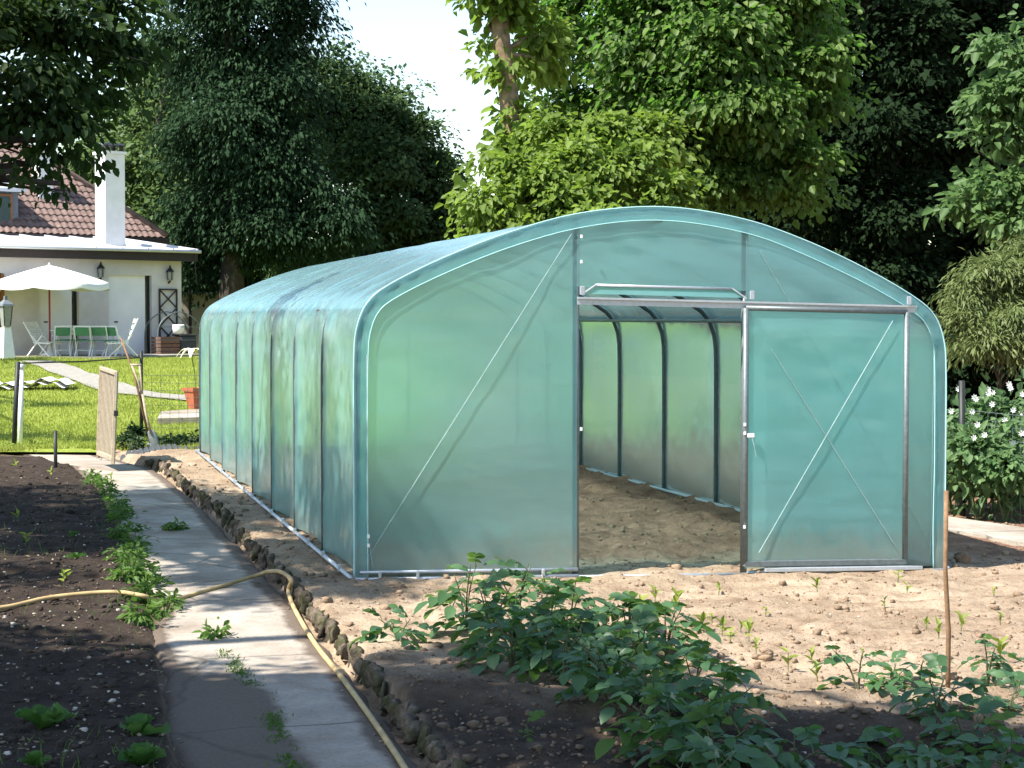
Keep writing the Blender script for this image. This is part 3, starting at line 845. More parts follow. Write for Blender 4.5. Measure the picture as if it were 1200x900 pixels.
# log store with an arched wire frame beside the garage corner
lx = hx(203, -.6)
o = empty('log_rack', hp(lx, -.6, 0), HA, 'arched wire rack with brown crates and dark clutter under the trellis', 'rack')
for y in (-.4, .4):
    MB().tube(smooth_path([(-.75, y, 0), (-.72, y, .8), (-.4, y, 1.18), (.1, y, 1.3), (.6, y, 1.0), (.75, y, .5), (.78, y, 0)], 6), .018, 6).build('arch', M['galv'], o, True)
for z in (.45, .85):
    MB().beam((-.73, -.42, z), (.74, -.42, z), .02, .02).build('rail', M['galv'], o)
o2 = MB()
for k in range(5): o2.box((-.3, -.33 - .001 * k, .06 + k * .11), (.66, .05, .085))
for k in range(5): o2.box((-.3, .2, .06 + k * .11), (.66, .05, .085))
for s in (-.62, .02):
    for k in range(5): o2.box((s, -.06, .06 + k * .11), (.04, .5, .085))
b = o2.build('wooden_crate', M['brick_brown'], None); b.location = hp(lx, -.6, 0); b.rotation_euler = (0, 0, HA)
tag(b, 'brown slatted wooden crate standing in the arched rack', 'crate')
b = MB().box((.36, -.08, .30), (.56, .5, .55), bev=.04).box((.36, -.08, .60), (.6, .54, .05), bev=.01).build('storage_box', M['cloth_dark'], None)
b.location = hp(lx, -.6, 0); b.rotation_euler = (0, 0, HA); tag(b, 'dark storage box beside the brown crate in the arched rack', 'box')
b = MB().lathe([(.10, 0), (.17, .03), (.19, .28), (.17, .30), (.14, .10)], 14).build('bucket', M['white'], None, True)
b.location = hp(lx + .1, -.75, .62); tag(b, 'small pale bucket standing on the dark storage box', 'bucket')
# pale shed beyond the garage corner
sp = at(236, 372, 66); o = empty('shed', (sp.x, sp.y, .45), R(22), 'pale low shed wall with a dark post beyond the garage corner', 'shed')
MB().box((0, 1, 1.0), (1.5, 1.6, 2.4)).build('wall', M['shed'], o)
MB().box((-.85, .35, .55), (.5, .3, 1.5)).build('side_wall', M['chim'], o)
MB().box((0, .9, 2.24), (1.7, 2.0, .08)).build('roof', M['slate'], o)
MB().beam((-.38, .16, -.4), (-.38, .16, 2.5), .09, .09).build('post', M['fascia'], o)
MB().box((.3, .18, .35), (.6, .04, 1.2)).build('door', M['brick_brown'], o)

# ------------------------------------------------------------------ terrace furniture
TZ = .69
def tpos(px, Y): return Vector(((px - 600) / FPX * Y, Y, TZ))
# parasol
p = tpos(58.5, 51.4)
o = empty('parasol', p, 0, 'open white canvas parasol on a red pole over the garden table', 'parasol')
ZP = 2.58
m = MB().lathe([(.28, 0), (.26, .06), (.10, .10), (.035, .35)], 16).build('base', M['white'], o, True)
MB().tube([(0, 0, .05), (0, 0, ZP)], .028, 8).build('pole', M['red'], o, True)
nseg, Rr = 8, 1.72
can = []
for j, t in enumerate(np.linspace(0, 1, 9)):
    row = []
    for k in range(nseg * 6 + 1):
        a = 2 * math.pi * k / (nseg * 6)
        f = abs(((k / 6) % 1) - .5) * 2          # 1 at ribs
        sag = (1 - f * f) * .07 * t
        z = ZP + .02 - .50 * t ** 1.15 - sag - (.17 if j == 8 else 0) + (0.0)
        rr = Rr * (t if j < 8 else 1.0) * (1 - .035 * (1 - f * f) * t)
        if j == 7: rr = Rr * (1 - .035 * (1 - f * f)); z = ZP + .02 - .50 - (1 - f * f) * .07
        row.append((rr * math.cos(a), rr * math.sin(a), z))
    can.append(row)
link_mesh('canopy', grid_mesh('canopy', np.array(can), True), M['canvas'], o)
for k in range(nseg):
    a = 2 * math.pi * k / nseg
    MB().beam((.03 * math.cos(a), .03 * math.sin(a), ZP - .02), (Rr * .98 * math.cos(a), Rr * .98 * math.sin(a), ZP - .52), .018, .018).build('rib', M['white'], o)
MB().lathe([(.03, 0), (.035, .03), (.01, .08)], 8, (0, 0, ZP + .01)).build('finial', M['white'], o)
# table
p = tpos(100, 51.9)
o = empty('garden_table', p, R(8), 'long white garden table behind the row of green folding chairs', 'table')
for k in range(6): MB().box((0, -.36 + k * .144, .73), (1.9, .13, .025)).build('slat', M['white'], o)
MB().box((0, 0, .69), (1.6, .6, .05)).build('apron', M['white'], o)
for sx in (-1, 1):
    for sy in (-1, 1): MB().beam((sx * .75, sy * .28, .68), (sx * .85, sy * .34, 0), .045, .045).build('leg', M['white'], o)
def chair(px, Y, rz, label, back_mat):
    o = empty('folding_chair', tpos(px, Y), rz, label, 'chair', 'folding chairs round the garden table')
    fr = M['white']
    for s in (-1, 1):
        MB().beam((s * .22, .18, 0), (s * .22, -.24, .86), .03, .024).build('back_leg', fr, o)       # leg and back upright in one
        MB().beam((s * .20, -.25, 0), (s * .20, .20, .45), .03, .024).build('front_leg', fr, o)
    MB().box((0, 0, .45), (.42, .40, .03), bev=.01).build('seat', M['green_cloth'], o)
    MB().box((0, -.19, .70), (.40, .025, .26), bev=.01, M=Matrix.Rotation(R(25), 3, 'X')).build('backrest', back_mat, o)
    MB().beam((-.22, -.235, .85), (.22, -.235, .85), .025, .03).build('top_rail', fr, o)
    MB().beam((-.2, .1, .16), (.2, .1, .16), .02, .02).build('stretcher', fr, o)
    return o
chair(73, 51.1, R(20), 'leftmost green folding chair at the garden table, turned beside the red pole', M['green_cloth'])
chair(98, 51.0, R(2), 'second green folding chair from the left, backing the lawn', M['green_cloth'])
chair(118, 51.2, R(-3), 'third green folding chair from the left, backing the lawn', M['green_cloth'])
chair(132, 51.3, R(-14), 'rightmost green folding chair, next to the white recliner', M['green_cloth'])
chair(77, 52.7, R(176), 'white-backed folding chair at the left of the far side of the table', M['white'])
chair(96, 52.8, R(184), 'white-backed folding chair at the right of the far side of the table', M['white'])
def slat_chair(px, Y, rz, label, lean, hgt, mat, n):
    o = empty('reclining_chair', tpos(px, Y), rz, label, 'chair')
    for s in (-1, 1):
        MB().beam((s * .26, .05, .38), (s * .26, .05 + lean, hgt), .035, .03).build('back_upright', mat, o)
        MB().beam((s * .26, -.5, .36), (s * .26, .1, .38), .035, .03).build('seat_rail', mat, o)
        MB().beam((s * .25, -.45, 0), (s * .25, .2, .6), .03, .03).build('leg', mat, o)
        MB().beam((s * .25, .35, 0), (s * .25, -.2, .6), .03, .03).build('leg', mat, o)
    for k in range(n):
        t = (k + .5) / n
        MB().box((0, .05 + lean * t, .42 + (hgt - .42) * t), (.5, .018, (hgt - .42) / n * .72), M=Matrix.Rotation(-math.atan2(lean, hgt - .42), 3, 'X')).build('back_slat', mat, o)
    for k in range(6): MB().box((0, -.48 + k * .1, .40), (.5, .075, .018)).build('seat_slat', mat, o)
slat_chair(145, 51.3, R(-68), 'white reclining chair with a tall solid back right of the table', .32, 1.08, M['white'], 4)
slat_chair(50, 51.3, R(64), 'slatted white garden recliner left of the red parasol pole', .42, .98, M['white'], 9)
# lantern on a white pillar at the left edge
p = tpos(7, 49.6)
o = empty('garden_lantern', p - Vector((0, 0, .05)), 0, 'squat grey lantern standing on a white tapered pillar at the left edge', 'lantern')
MB().lathe([(.26, 0), (.25, .1), (.15, .85), (.17, .88)], 4).build('pillar', M['white'], o)
MB().lathe([(.10, .88), (.13, .93), (.19, 1.45), (.19, 1.47)], 4).build('lamp_glass', M['lamp_glass'], o)
MB().lathe([(.25, 1.47), (.22, 1.53), (.12, 1.60), (.06, 1.64), (.05, 1.75)], 4).build('lamp_roof', M['slate'], o)
for k in range(4):
    a = k * math.pi / 2
    MB().tube([(.13 * math.cos(a), .13 * math.sin(a), .92), (.195 * math.cos(a), .195 * math.sin(a), 1.47)], .014, 5).build('cage_bar', M['black'], o)
# corrugated sheets lying on the lawn
a, b = gnd(-25, 459), gnd(82, 459)
ang = math.atan2(b.y - a.y, b.x - a.x); ln = (b - a).length
o = empty('corrugated_sheets', (a.x, a.y, float(base(a.x, a.y)) + .02), ang, 'white corrugated sheets lying flat in the grass at the left', 'roof sheet')
for k, (l, dx, dy) in enumerate(((ln, 0, 0), (ln * .96, .05, .12))):
    xs = np.linspace(0, l, 90); ysn = np.linspace(0, .75, 4)
    X, Y = np.meshgrid(xs, ysn, indexing='ij')
    Z = 0.05 + .032 * np.sin(X / .36 * 2 * np.pi) + k * .07 + .10 * np.exp(-((X - l * .72) / .35) ** 2) + .02 * vnoise(X, Y, .5, 300)
    link_mesh('sheet', grid_mesh('sheet', np.stack([X + dx, Y + dy, Z], -1), True), M['corr'], o)

# ------------------------------------------------------------------ garden boundary: posts, gate, wire, tools, pot
def post(name, px, py, top, r, mat, label, lean=0.0):
    g_ = gnd(px, py); t = at(px + lean, top, g_.y)
    o = MB().tube([(0, 0, -.25), (t.x - g_.x, 0, t.z - g_.z)], r, 8).build(name, mat, None, True, g_)
    return tag(o, label, 'post', 'posts of the garden fence'), g_, t
_, fa, fat = post('fence_post', 15, 522, 424, .035, M['black'], 'black fence post beside the white pole at the path end', 6)
_, fb, fbt = post('fence_post', 165.5, 512, 411, .026, M['black'], 'slim black fence post behind the leaning spade')
g_ = gnd(23, 519); t = at(25, 428, g_.y)
o = empty('gate_pole', g_, 0, 'white metal gate pole with a round cap beside a black post', 'pole')
MB().tube([(0, 0, -.2), (t.x - g_.x, 0, t.z - g_.z - .04)], .036, 10).build('tube', M['white'], o, True)
MB().lathe([(.045, -.05), (.052, -.02), (.045, .02), (.02, .045), (.005, .05)], 10, (t.x - g_.x, 0, t.z - g_.z)).build('cap', M['chim'], o, True)
post('garden_peg', 65, 545, 505, .022, M['black'], 'short black peg in the left bed by the path end')
fc = gnd(262, 511)
def wire_fence(name, a, b, h, nx, nz, r, label, mat):
    o = empty(name, a, 0, label, 'fence')
    d = b - a
    for k in range(nz + 1):
        z = .03 + (h - .03) * k / nz
        MB().tube([(0, 0, z), (d.x / 2, d.y / 2, d.z / 2 + z - .015), (d.x, d.y, d.z + z)], r, 4).build('wire', mat, o)
    for k in range(nx + 1):
        t = k / nx
        MB().tube([(d.x * t, d.y * t, d.z * t), (d.x * t, d.y * t, d.z * t + h - .015 * math.sin(math.pi * t))], r, 4).build('wire', mat, o)
    return o
M['wire'] = plain('green_grey_wire', (.10, .12, .085), .5, .3)
wire_fence('wire_fence', Vector((fb.x + .03, fb.y, fb.z)), Vector((fc.x, fc.y, fc.z)), .92, 9, 8, .0030, 'thin green wire fence between the black post and the greenhouse', M['wire'])
MB_ = MB().tube([(fat.x, fat.y, fat.z - .02), ((fat.x + fbt.x) / 2, (fat.y + fbt.y) / 2, fbt.z - .14), (fbt.x, fbt.y, fbt.z - .10)], .010, 5).build('tie_wire', M['black'], None)
tag(MB_, 'single dark wire strung between the two black fence posts', 'wire')
# open gate: timber frame with tan mesh
gl, gr_ = gnd(115, 537), gnd(132.5, 544)
gl = Vector((gl.x, gl.y, 0)); gr_ = Vector((gr_.x, gr_.y, 0))
o = empty('garden_gate', gr_, 0, 'narrow open garden gate of pale timber with tan mesh', 'gate')
d = gl - gr_; up = Vector((.05, 0, 1.13)); upl = Vector((.05, 0, 1.17))
MB().beam((0, 0, 0), up, .055, .045, .006).build('gate_stile', M['wood'], o)
MB().beam(d, d + upl, .055, .045, .006).build('gate_stile', M['wood'], o)
MB().beam(up * .975 + Vector((0, 0, .002)), d + upl * .975, .05, .05, .006).build('gate_rail', M['wood'], o)
MB().beam(up * .06, d + upl * .06, .05, .06, .006).build('gate_rail', M['wood'], o)
m = MB(); m.poly([up * .06, d + upl * .06, d + upl * .97, up * .97]); n_ = Vector((d.y, -d.x, 0)).normalized() * .012
m.poly([up * .97 + n_, d + upl * .97 + n_, d + upl * .06 + n_, up * .06 + n_])
m.build('mesh_panel', M['reed'], o)
for k in range(1, 12):
    t = k / 12
    MB().tube([d * t + (up + (upl - up) * t) * .06 - n_ * .4, d * t + (up + (upl - up) * t) * .97 - n_ * .4], .004, 4).build('mesh_rod', M['wood'], o)
MB().box(up * .55 + Vector((.02, -.03, 0)), (.05, .03, .07), bev=.005).build('latch', M['black'], o)
# spade with forked handle, and a hoe, leaning by the post
g_ = gnd(181, 527); Ys = g_.y
def rel(px, py, dy=0.0): return at(px, py, Ys + dy) - g_
o = empty('spade', g_, 0, 'long-handled spade with forked grip leaning by the black fence post', 'spade')
neck = rel(171.5, 487, .05)
MB().tube([rel(167, 462, .08), neck, rel(177, 508, .02)], .017, 8).build('shaft', M['wood'], o, True)
for tx in (154.5, 163.5): MB().tube([rel(tx, 428.5, .16), rel(tx + (167 - tx) * .5, 444, .12), rel(167, 464, .08)], .013, 6).build('grip_arm', M['wood'], o, True)
MB().tube([rel(152.5, 427.5, .16), rel(165.5, 428, .16)], .016, 8).build('grip', M['wood'], o, True)
bw = []
for i, (py, w) in enumerate(((504, 3.0), (507, 5.2), (518, 5.6), (526, 5.2), (531, 3.6))):
    r_ = []
    for k in np.linspace(-1, 1, 7):
        c_ = rel(177.0 + (py - 504) * .22 + k * w, py, .03 - .0 * k); c_.y += .02 * (k * k); r_.append(tuple(c_))
    bw.append(r_)
bl = link_mesh('blade', grid_mesh('blade', np.array(bw), True), M['steel_blade'], o)
md = bl.modifiers.new('thick', 'SOLIDIFY'); md.thickness = .006
o = empty('hoe', gnd(176, 525), 0, 'thin dark-handled hoe crossing the spade by the fence', 'hoe')
g_ = Vector(o.location)
MB().tube([rel(141.5, 396, .25), rel(157, 437, .18), rel(176, 520, .06)], [.013, .015, .016], 8).build('handle', M['wood_dark'], o, True)
MB().beam(rel(176, 519, .06), rel(178, 526, .0), .10, .006).build('blade', M['steel_blade'], o)
# terracotta pot with pale drooping plant
g_ = gnd(229, 487); g_ = Vector((g_.x, g_.y, float(base(g_.x, g_.y)) + .12))
o = empty('flower_pot', g_, 0, 'square red terracotta pot standing on the paved step', 'pot')
MB().lathe([(.12, 0), (.20, .30), (.225, .30), (.235, .36), (.20, .36), (.17, .32)], 4).build('pot_body', M['terracotta'], o)
MB().box((0, 0, .32), (.24, .24, .03), rz=R(45)).build('pot_soil', M['clod'], o)
o = empty('potted_plant', g_ + Vector((0, 0, .33)), 0, 'pale cream drooping leaves on a thin stem in the terracotta pot', 'plant')
MB().tube(smooth_path([(0, 0, 0), (-.01, 0, .3), (-.05, 0, .52), (-.04, 0, .66)], 4), .010, 5).build('stem', M['stem'], o)
MB().tube([(.07, .03, -.05), (.07, .03, .62)], .010, 5).build('support_cane', M['wood_dark'], o)
for k, (a, l, dr) in enumerate(((180, .28, .14), (205, .22, .16), (150, .20, .10), (10, .26, .12), (340, .2, .1), (80, .2, .12), (270, .24, .15))):
    ar = R(a); ur = Vector((math.cos(ar), math.sin(ar), 0)); sd = Vector((-math.sin(ar), math.cos(ar), 0)); rows = []
    for t in np.linspace(0, 1, 7):
        w_ = .055 * math.sin(math.pi * min(1, t * .93 + .05)) + .004
        c_ = Vector((-.04, 0, .66)) + ur * l * t + Vector((0, 0, .09 * math.sin(math.pi * t * .8) - dr * t * t))
        rows.append([tuple(c_ - sd * w_ + Vector((0, 0, -.012))), tuple(c_), tuple(c_ + sd * w_ + Vector((0, 0, -.012)))])
    link_mesh('leaf', grid_mesh('leaf', np.array(rows), True), M['pale_leaf'], o)
# tall wooden stake before the right corner of the greenhouse
g_ = gnd(1110.5, 812); t = at(1109, 575, g_.y)
o = MB().tube([(0, 0, -.25), (.001, 0, .3), (t.x - g_.x - .002, 0, .6), (t.x - g_.x, 0, t.z - g_.z)], [.0125, .0125, .0115, .011], 7).build('wooden_stake', M['wood_dark'], None, True, g_)
tag(o, 'thin brown wooden stake upright in the soil near the right corner', 'stake')
# right-hand wire fence
g_ = gnd(1128.5, 604); t = at(1127, 446, g_.y)
o = MB().tube([(0, 0, -.3), (t.x - g_.x, 0, t.z - g_.z)], .030, 8).build('fence_post', M['black'], None, True, g_)
tag(o, 'dark fence post among the white-flowered plants at the right', 'post')
g2 = gnd(1290, 628)
wire_fence('wire_fence', Vector(g_), Vector(g2), 1.0, 16, 8, .0026, 'wire mesh fence before the white-flowered plants at the right', M['galv'])

# ------------------------------------------------------------------ hose over the path
def path_top(x, y): return float(base(x, y)) - .088
def hose_pts():
    P = []
    for px, py, dz in ((-60, 716, .03), (0, 712, .03), (60, 703, .035), (130, 697, .045), (165, 700, .06), (190, 702, .02), (215, 697, .016), (260, 684, .016), (300, 672, .05), (316, 667, .13), (330, 668, .155), (341, 677, .14), (338, 690, .06), (346, 712, .018), (370, 752, .016), (400, 790, .016), (430, 830, .016), (455, 866, .016), (478, 902, .016), (510, 960, .016)):
        g_ = gnd(px, py, -.07 + dz)
        onp = float(path_l(g_.y)) < g_.x
        z = (path_top(g_.x, g_.y) + dz) if onp or px > 180 else float(soil(g_.x, g_.y)) + max(.02, dz - .0)
        P.append((g_.x, g_.y, z))
    return smooth_path(P, 8)
o = MB().tube(hose_pts(), .0145, 8).build('garden_hose', M['hose'], None, True)
tag(o, 'yellowed garden hose trailing across the concrete path and along its edging', 'hose')

# ------------------------------------------------------------------ path edging stones
def lump(seed, n=7, m=5, amp=.22):
    r_ = np.random.default_rng(seed); V = [(0, 0, -1)]
    for j in range(1, m):
        t = math.pi * j / m
        for k in range(n):
            a = 2 * math.pi * k / n + j * .3
            s = 1 + amp * r_.uniform(-1, 1)
            V.append((s * math.sin(t) ** .6 * math.cos(a), s * math.sin(t) ** .6 * math.sin(a), -math.cos(t) * (1 + .1 * r_.uniform(-1, 1))))
    V.append((0, 0, 1)); F = []
    for k in range(n): F.append((0, 1 + (k + 1) % n, 1 + k, 0)[:3])
    for j in range(m - 2):
        for k in range(n):
            a, b = 1 + j * n + k, 1 + j * n + (k + 1) % n
            F.append((a, b, b + n)); F.append((a, b + n, a + n))
    e = len(V) - 1; o_ = 1 + (m - 2) * n
    for k in range(n): F.append((o_ + k, o_ + (k + 1) % n, e))
    return np.array(V), np.array(F)
edge = empty('path_edging', (float(path_r(6)), 6, 0), 0, 'row of rough mossy stones edging the right side of the path', 'edging')
EM = []
for s in range(10):
    V, F = lump(200 + s, 7, 5, .5); EM.append(np_mesh('edging_stone', V, F, False)); EM[-1].materials.append(M['stone'])
y = 5.6; i = 0
while y < 22.6:
    ln_ = rng.uniform(.05, .15) * (1 if y < 15 else 1.2)
    x = float(path_r(y)) + .03 + rng.normal(0, .012)
    o = bpy.data.objects.new('edging_stone', EM[i % 10]); COL.objects.link(o); o.parent = edge
    h_ = rng.uniform(.05, .08)
    o.location = (x - edge.location.x, y - 6, float(base(x, y)) - .055 + rng.normal(0, .018))
    o.scale = (rng.uniform(.022, .040), ln_ * .56, h_)
    o.rotation_euler = (rng.normal(0, .25), rng.normal(0, .22), .25 + rng.normal(0, .3))
    y += ln_ * .95; i += 1

# ------------------------------------------------------------------ loose clods and pebbles
def scatter_lumps(name, pts, size, mat, label, cat, tint=None, flat=.7):
    Vs, Fs, Ts = [], [], []; off = 0
    protos = [lump(400 + k, 5, 4, .35) for k in range(8)]
    for i, (x, y, z) in enumerate(pts):
        V, F = protos[i % 8]; a = rng.uniform(0, 6.28); c_, s_ = math.cos(a), math.sin(a)
        r_ = size[i] * np.array([rng.uniform(.8, 1.3), rng.uniform(.8, 1.2), flat * rng.uniform(.7, 1.2)])
        W = V * r_; W = np.stack([W[:, 0] * c_ - W[:, 1] * s_ + x, W[:, 0] * s_ + W[:, 1] * c_ + y, W[:, 2] + z + r_[2] * .35], -1)
        Vs.append(W); Fs.append(F + off); off += len(V); Ts.append(np.full(len(V), tint[i] if tint is not None else 0))
    o = link_mesh(name, np_mesh(name, np.concatenate(Vs), np.concatenate(Fs), False, np.concatenate(Ts)), mat)
    return tag(o, label, cat, kind='stuff')
def rand_ground(n, y0, y1, f, xr=(-5, 5)):
    y = y0 + (y1 - y0) * rng.random(n) ** 1.3
    px = rng.uniform(-40, 1240, n); x = (px - 600) / FPX * y
    k = f(x, y); return x[k], y[k]
x, y = rand_ground(17000, 6.4, 22, lambda x, y: (x > path_r(y) + .1) | (x < path_l(y) - .04))
gin = (y - .265 * (x + 1.057))
k = rng.random(len(x)) < np.where((gin > 9.0) & (gin < 12.9) & (x > path_r(y)), .7, 1.0)
x, y = x[k], y[k]
sz = np.clip(rng.lognormal(-5.0, .62, len(x)), .003, .034)
tn = np.where(x < path_l(y), 1.0, np.where(y + .25 * (x - 1) < 8.4, .6, rng.uniform(0, .35, len(x))))  # left-bed clods are humus; those by the potato row carry painted shade
scatter_lumps('soil_clods', np.stack([x, y, soil(x, y)], -1), sz, M['clod'], 'loose crumbs and clods of soil over the garden beds', 'soil', tn)
x, y = rand_ground(1500, 6.4, 16, lambda x, y: (x < path_l(y) - .02) | ((x > path_r(y) + .1) & (rng.random(len(x)) < .12)))
scatter_lumps('pebbles', np.stack([x, y, soil(x, y)], -1), np.clip(rng.lognormal(-4.9, .4, len(x)), .004, .018), M['pebble'], 'small pale pebbles sprinkled over the beds', 'pebbles', flat=.6)
g_ = gnd(717, 793); o = MB().lathe([(.001, 0), (.03, .004), (.034, .018), (.02, .032), (.001, .036)], 9).build('white_stone', M['white'], None, True, on_soil(g_.x, g_.y))
o.scale = (1, .7, .7); tag(o, 'small bright white stone among the potato plants', 'stone')
g_ = gnd(1127, 662); V, F = lump(77, 9, 7, .25)
o = link_mesh('earth_lump', np_mesh('earth_lump', V, F, True, np.full(len(V), .5)), M['clod'], None, on_soil(g_.x, g_.y, .03)); o.scale = (.06, .05, .05)
tag(o, 'dark brown lump of earth by the right greenhouse corner', 'clod')

# ------------------------------------------------------------------ leaves
def unit(a): return a / np.maximum(np.linalg.norm(a, axis=-1, keepdims=True), 1e-9)
def leaf_geo(C, D, N, Ln, Wd, hexa=True, fold=.25, curl=.15):
    D = unit(D); S = unit(np.cross(D, N)); N = np.cross(S, D); n = len(C)
    Ln = Ln[:, None]; Wd = Wd[:, None]
    if hexa:
        V = np.empty((n, 6, 3)); up = N * fold * Wd
        V[:, 0] = C
        V[:, 1] = C + D * Ln * .30 + S * Wd * .46 + up
        V[:, 2] = C + D * Ln * .68 + S * Wd * .36 + up * .7 - N * Ln * curl * .4
        V[:, 3] = C + D * Ln - N * Ln * curl
        V[:, 4] = C + D * Ln * .68 - S * Wd * .36 + up * .7 - N * Ln * curl * .4
        V[:, 5] = C + D * Ln * .30 - S * Wd * .46 + up
        F = np.array([[0, 3, 2, 1], [0, 5, 4, 3]])
        F = (F[None] + (np.arange(n) * 6)[:, None, None]).reshape(-1, 4); k = 6
    else:
        V = np.empty((n, 4, 3))
        V[:, 0] = C; V[:, 1] = C + D * Ln * .45 + S * Wd * .5; V[:, 2] = C + D * Ln - N * Ln * curl; V[:, 3] = C + D * Ln * .45 - S * Wd * .5 + N * Wd * fold
        F = (np.array([[0, 3, 2, 1]])[None] + (np.arange(n) * 4)[:, None, None]).reshape(-1, 4); k = 4
    return V.reshape(-1, 3), F, k
def crown_geo(lobes, seed, ncl, per, leaf, crad, hexa=True, droop=.5, hang=0.0, shell=.45, aspect=.6, keep=None, flat=.55):
    """leaf clumps spread through the lobes: (x, y, z, rx, ry, rz[, weight])"""
    r_ = np.random.default_rng(seed)
    vol = np.array([(l[3] * l[4] * l[5]) ** (2 / 3) * (l[6] if len(l) > 6 else 1) for l in lobes]); vol = vol / vol.sum()
    Cs, Os = [], []
    for l, w in zip(lobes, vol):
        k = max(1, int(ncl * w)); R3 = np.array(l[3:6])
        ns = int(np.clip(k / 13, 4, 14)); ds = unit(r_.normal(size=(ns, 3)))          # boughs of the lobe, each a flattish pad of clumps
        rs = r_.uniform(.35, 1.05, ns); pick = r_.integers(0, ns, k); size = r_.uniform(.16, .34, ns)
        dj = unit(r_.normal(size=(k, 3))) * (r_.random(k) ** .5)[:, None]
        pos = ds[pick] * rs[pick][:, None] * .82 + dj * size[pick][:, None] * np.array([1, 1, .62])
        stray = r_.random(k) < .18
        pos[stray] = unit(r_.normal(size=(stray.sum(), 3))) * r_.uniform(shell, 1.24, stray.sum())[:, None]
        Cs.append(np.array(l[:3]) + pos * R3); Os.append(unit(pos + 1e-6))
    C, O = np.concatenate(Cs), np.concatenate(Os)
    if keep is not None:
        k = keep(C); C, O = C[k], O[k]
    n = len(C); cr = crad * r_.uniform(.6, 1.4, n)
    tint_c = np.clip(r_.normal(.5, .25, n), 0, 1)
    P = r_.normal(size=(n, per, 3)) * np.array([1, 1, flat]) * cr[:, None, None] * .55
    P[..., 2] -= hang * np.abs(P[..., 0]) * 1.0
    pos = (C[:, None] + P).reshape(-1, 3)
    D = unit(P + O[:, None] * cr[:, None, None] * .5 + r_.normal(size=P.shape) * cr[:, None, None] * .35).reshape(-1, 3)
    D[:, 2] -= droop * r_.uniform(.3, 1.2, len(D)); D = unit(D)
    N = unit(r_.normal(size=D.shape) * .55 + np.array([0, 0, 1.0]) + np.repeat(O, per, 0) * .35)
    ln = leaf * np.clip(r_.lognormal(0, .32, len(D)), .4, 1.7); V, F, k = leaf_geo(pos, D, N, ln, ln * aspect * r_.uniform(.8, 1.2, len(D)), hexa, .25, .15)
    tint = np.repeat(np.clip(np.repeat(tint_c, per) + r_.normal(0, .15, len(D)), 0, 1), k)
    return V, F, tint
def limb_path(p, q, seed, n=7, wob=.06):
    r_ = random.Random(seed); p, q = Vector(p), Vector(q); ln = (q - p).length; out = []
    for i in range(n + 1):
        t = i / n; c_ = p.lerp(q, t); c_.z += math.sin(math.pi * t) * ln * .06
        if 0 < i < n: c_ += Vector((r_.uniform(-1, 1), r_.uniform(-1, 1), r_.uniform(-.5, .5))) * ln * wob
        out.append(c_)
    return out
def tree(name, label, foot, top, r0, lobes, lmat, cat='tree', group=None, bark=None, nlimb=None, limbs=True, twigs=0, **kw):
    foot = Vector(foot); top = Vector(top); bark = bark or M['bark']
    o = empty(name, foot, 0, label, cat, group)
    sd = kw['seed']
    tp = [p - foot for p in limb_path(foot - Vector((0, 0, .4)), top, sd, 8, .018)]
    MB().tube(tp, [r0 * (1.35 if i == 0 else 1.12 if i == 1 else 1 - .75 * i / 8) for i in range(9)], 10).build('trunk', bark, o, True)
    if limbs:
        for i, l in enumerate(lobes[:nlimb] if nlimb else lobes):
            c_ = Vector(l[:3]) - foot; t = min(.92, max(.3, (c_.z * .62) / max(tp[-1].z, .1)))
            k = t * 8; a = tp[int(k)].lerp(tp[min(8, int(k) + 1)], k - int(k))
            pa = limb_path(a, c_, sd * 31 + i, 6, .07); rr = r0 * (.42 if c_.length > 2 else .3)
            MB().tube(pa, [rr * (1 - .8 * j / 6) for j in range(7)], 6).build('limb', bark, o, True)
            for j in range(twigs):
                rr_ = random.Random(sd * 77 + i * 9 + j); e = c_ + Vector((rr_.uniform(-1, 1) * l[3], rr_.uniform(-1, 1) * l[4], rr_.uniform(-1, 1) * l[5])) * .8
                MB().tube(limb_path(pa[4], e, sd + i * 7 + j, 4, .08), [rr * .3, rr * .25, rr * .18, rr * .12, rr * .05], 5).build('limb', bark, o, True)
    V, F, T = crown_geo(lobes, **kw)
    V = V - np.array(foot)
    link_mesh('crown', np_mesh('crown', V, F, False, T), lmat, o)
    return o
def lobe(px, py, Y, rpx, rpy, ry=None, w=1.0):
    """a leafy mass of real size at distance Y"""
    p = at(px, py, Y); k = Y / FPX
    return (p.x, p.y, p.z, rpx * k, ry if ry else (rpx + rpy) * .5 * k, rpy * k, w)

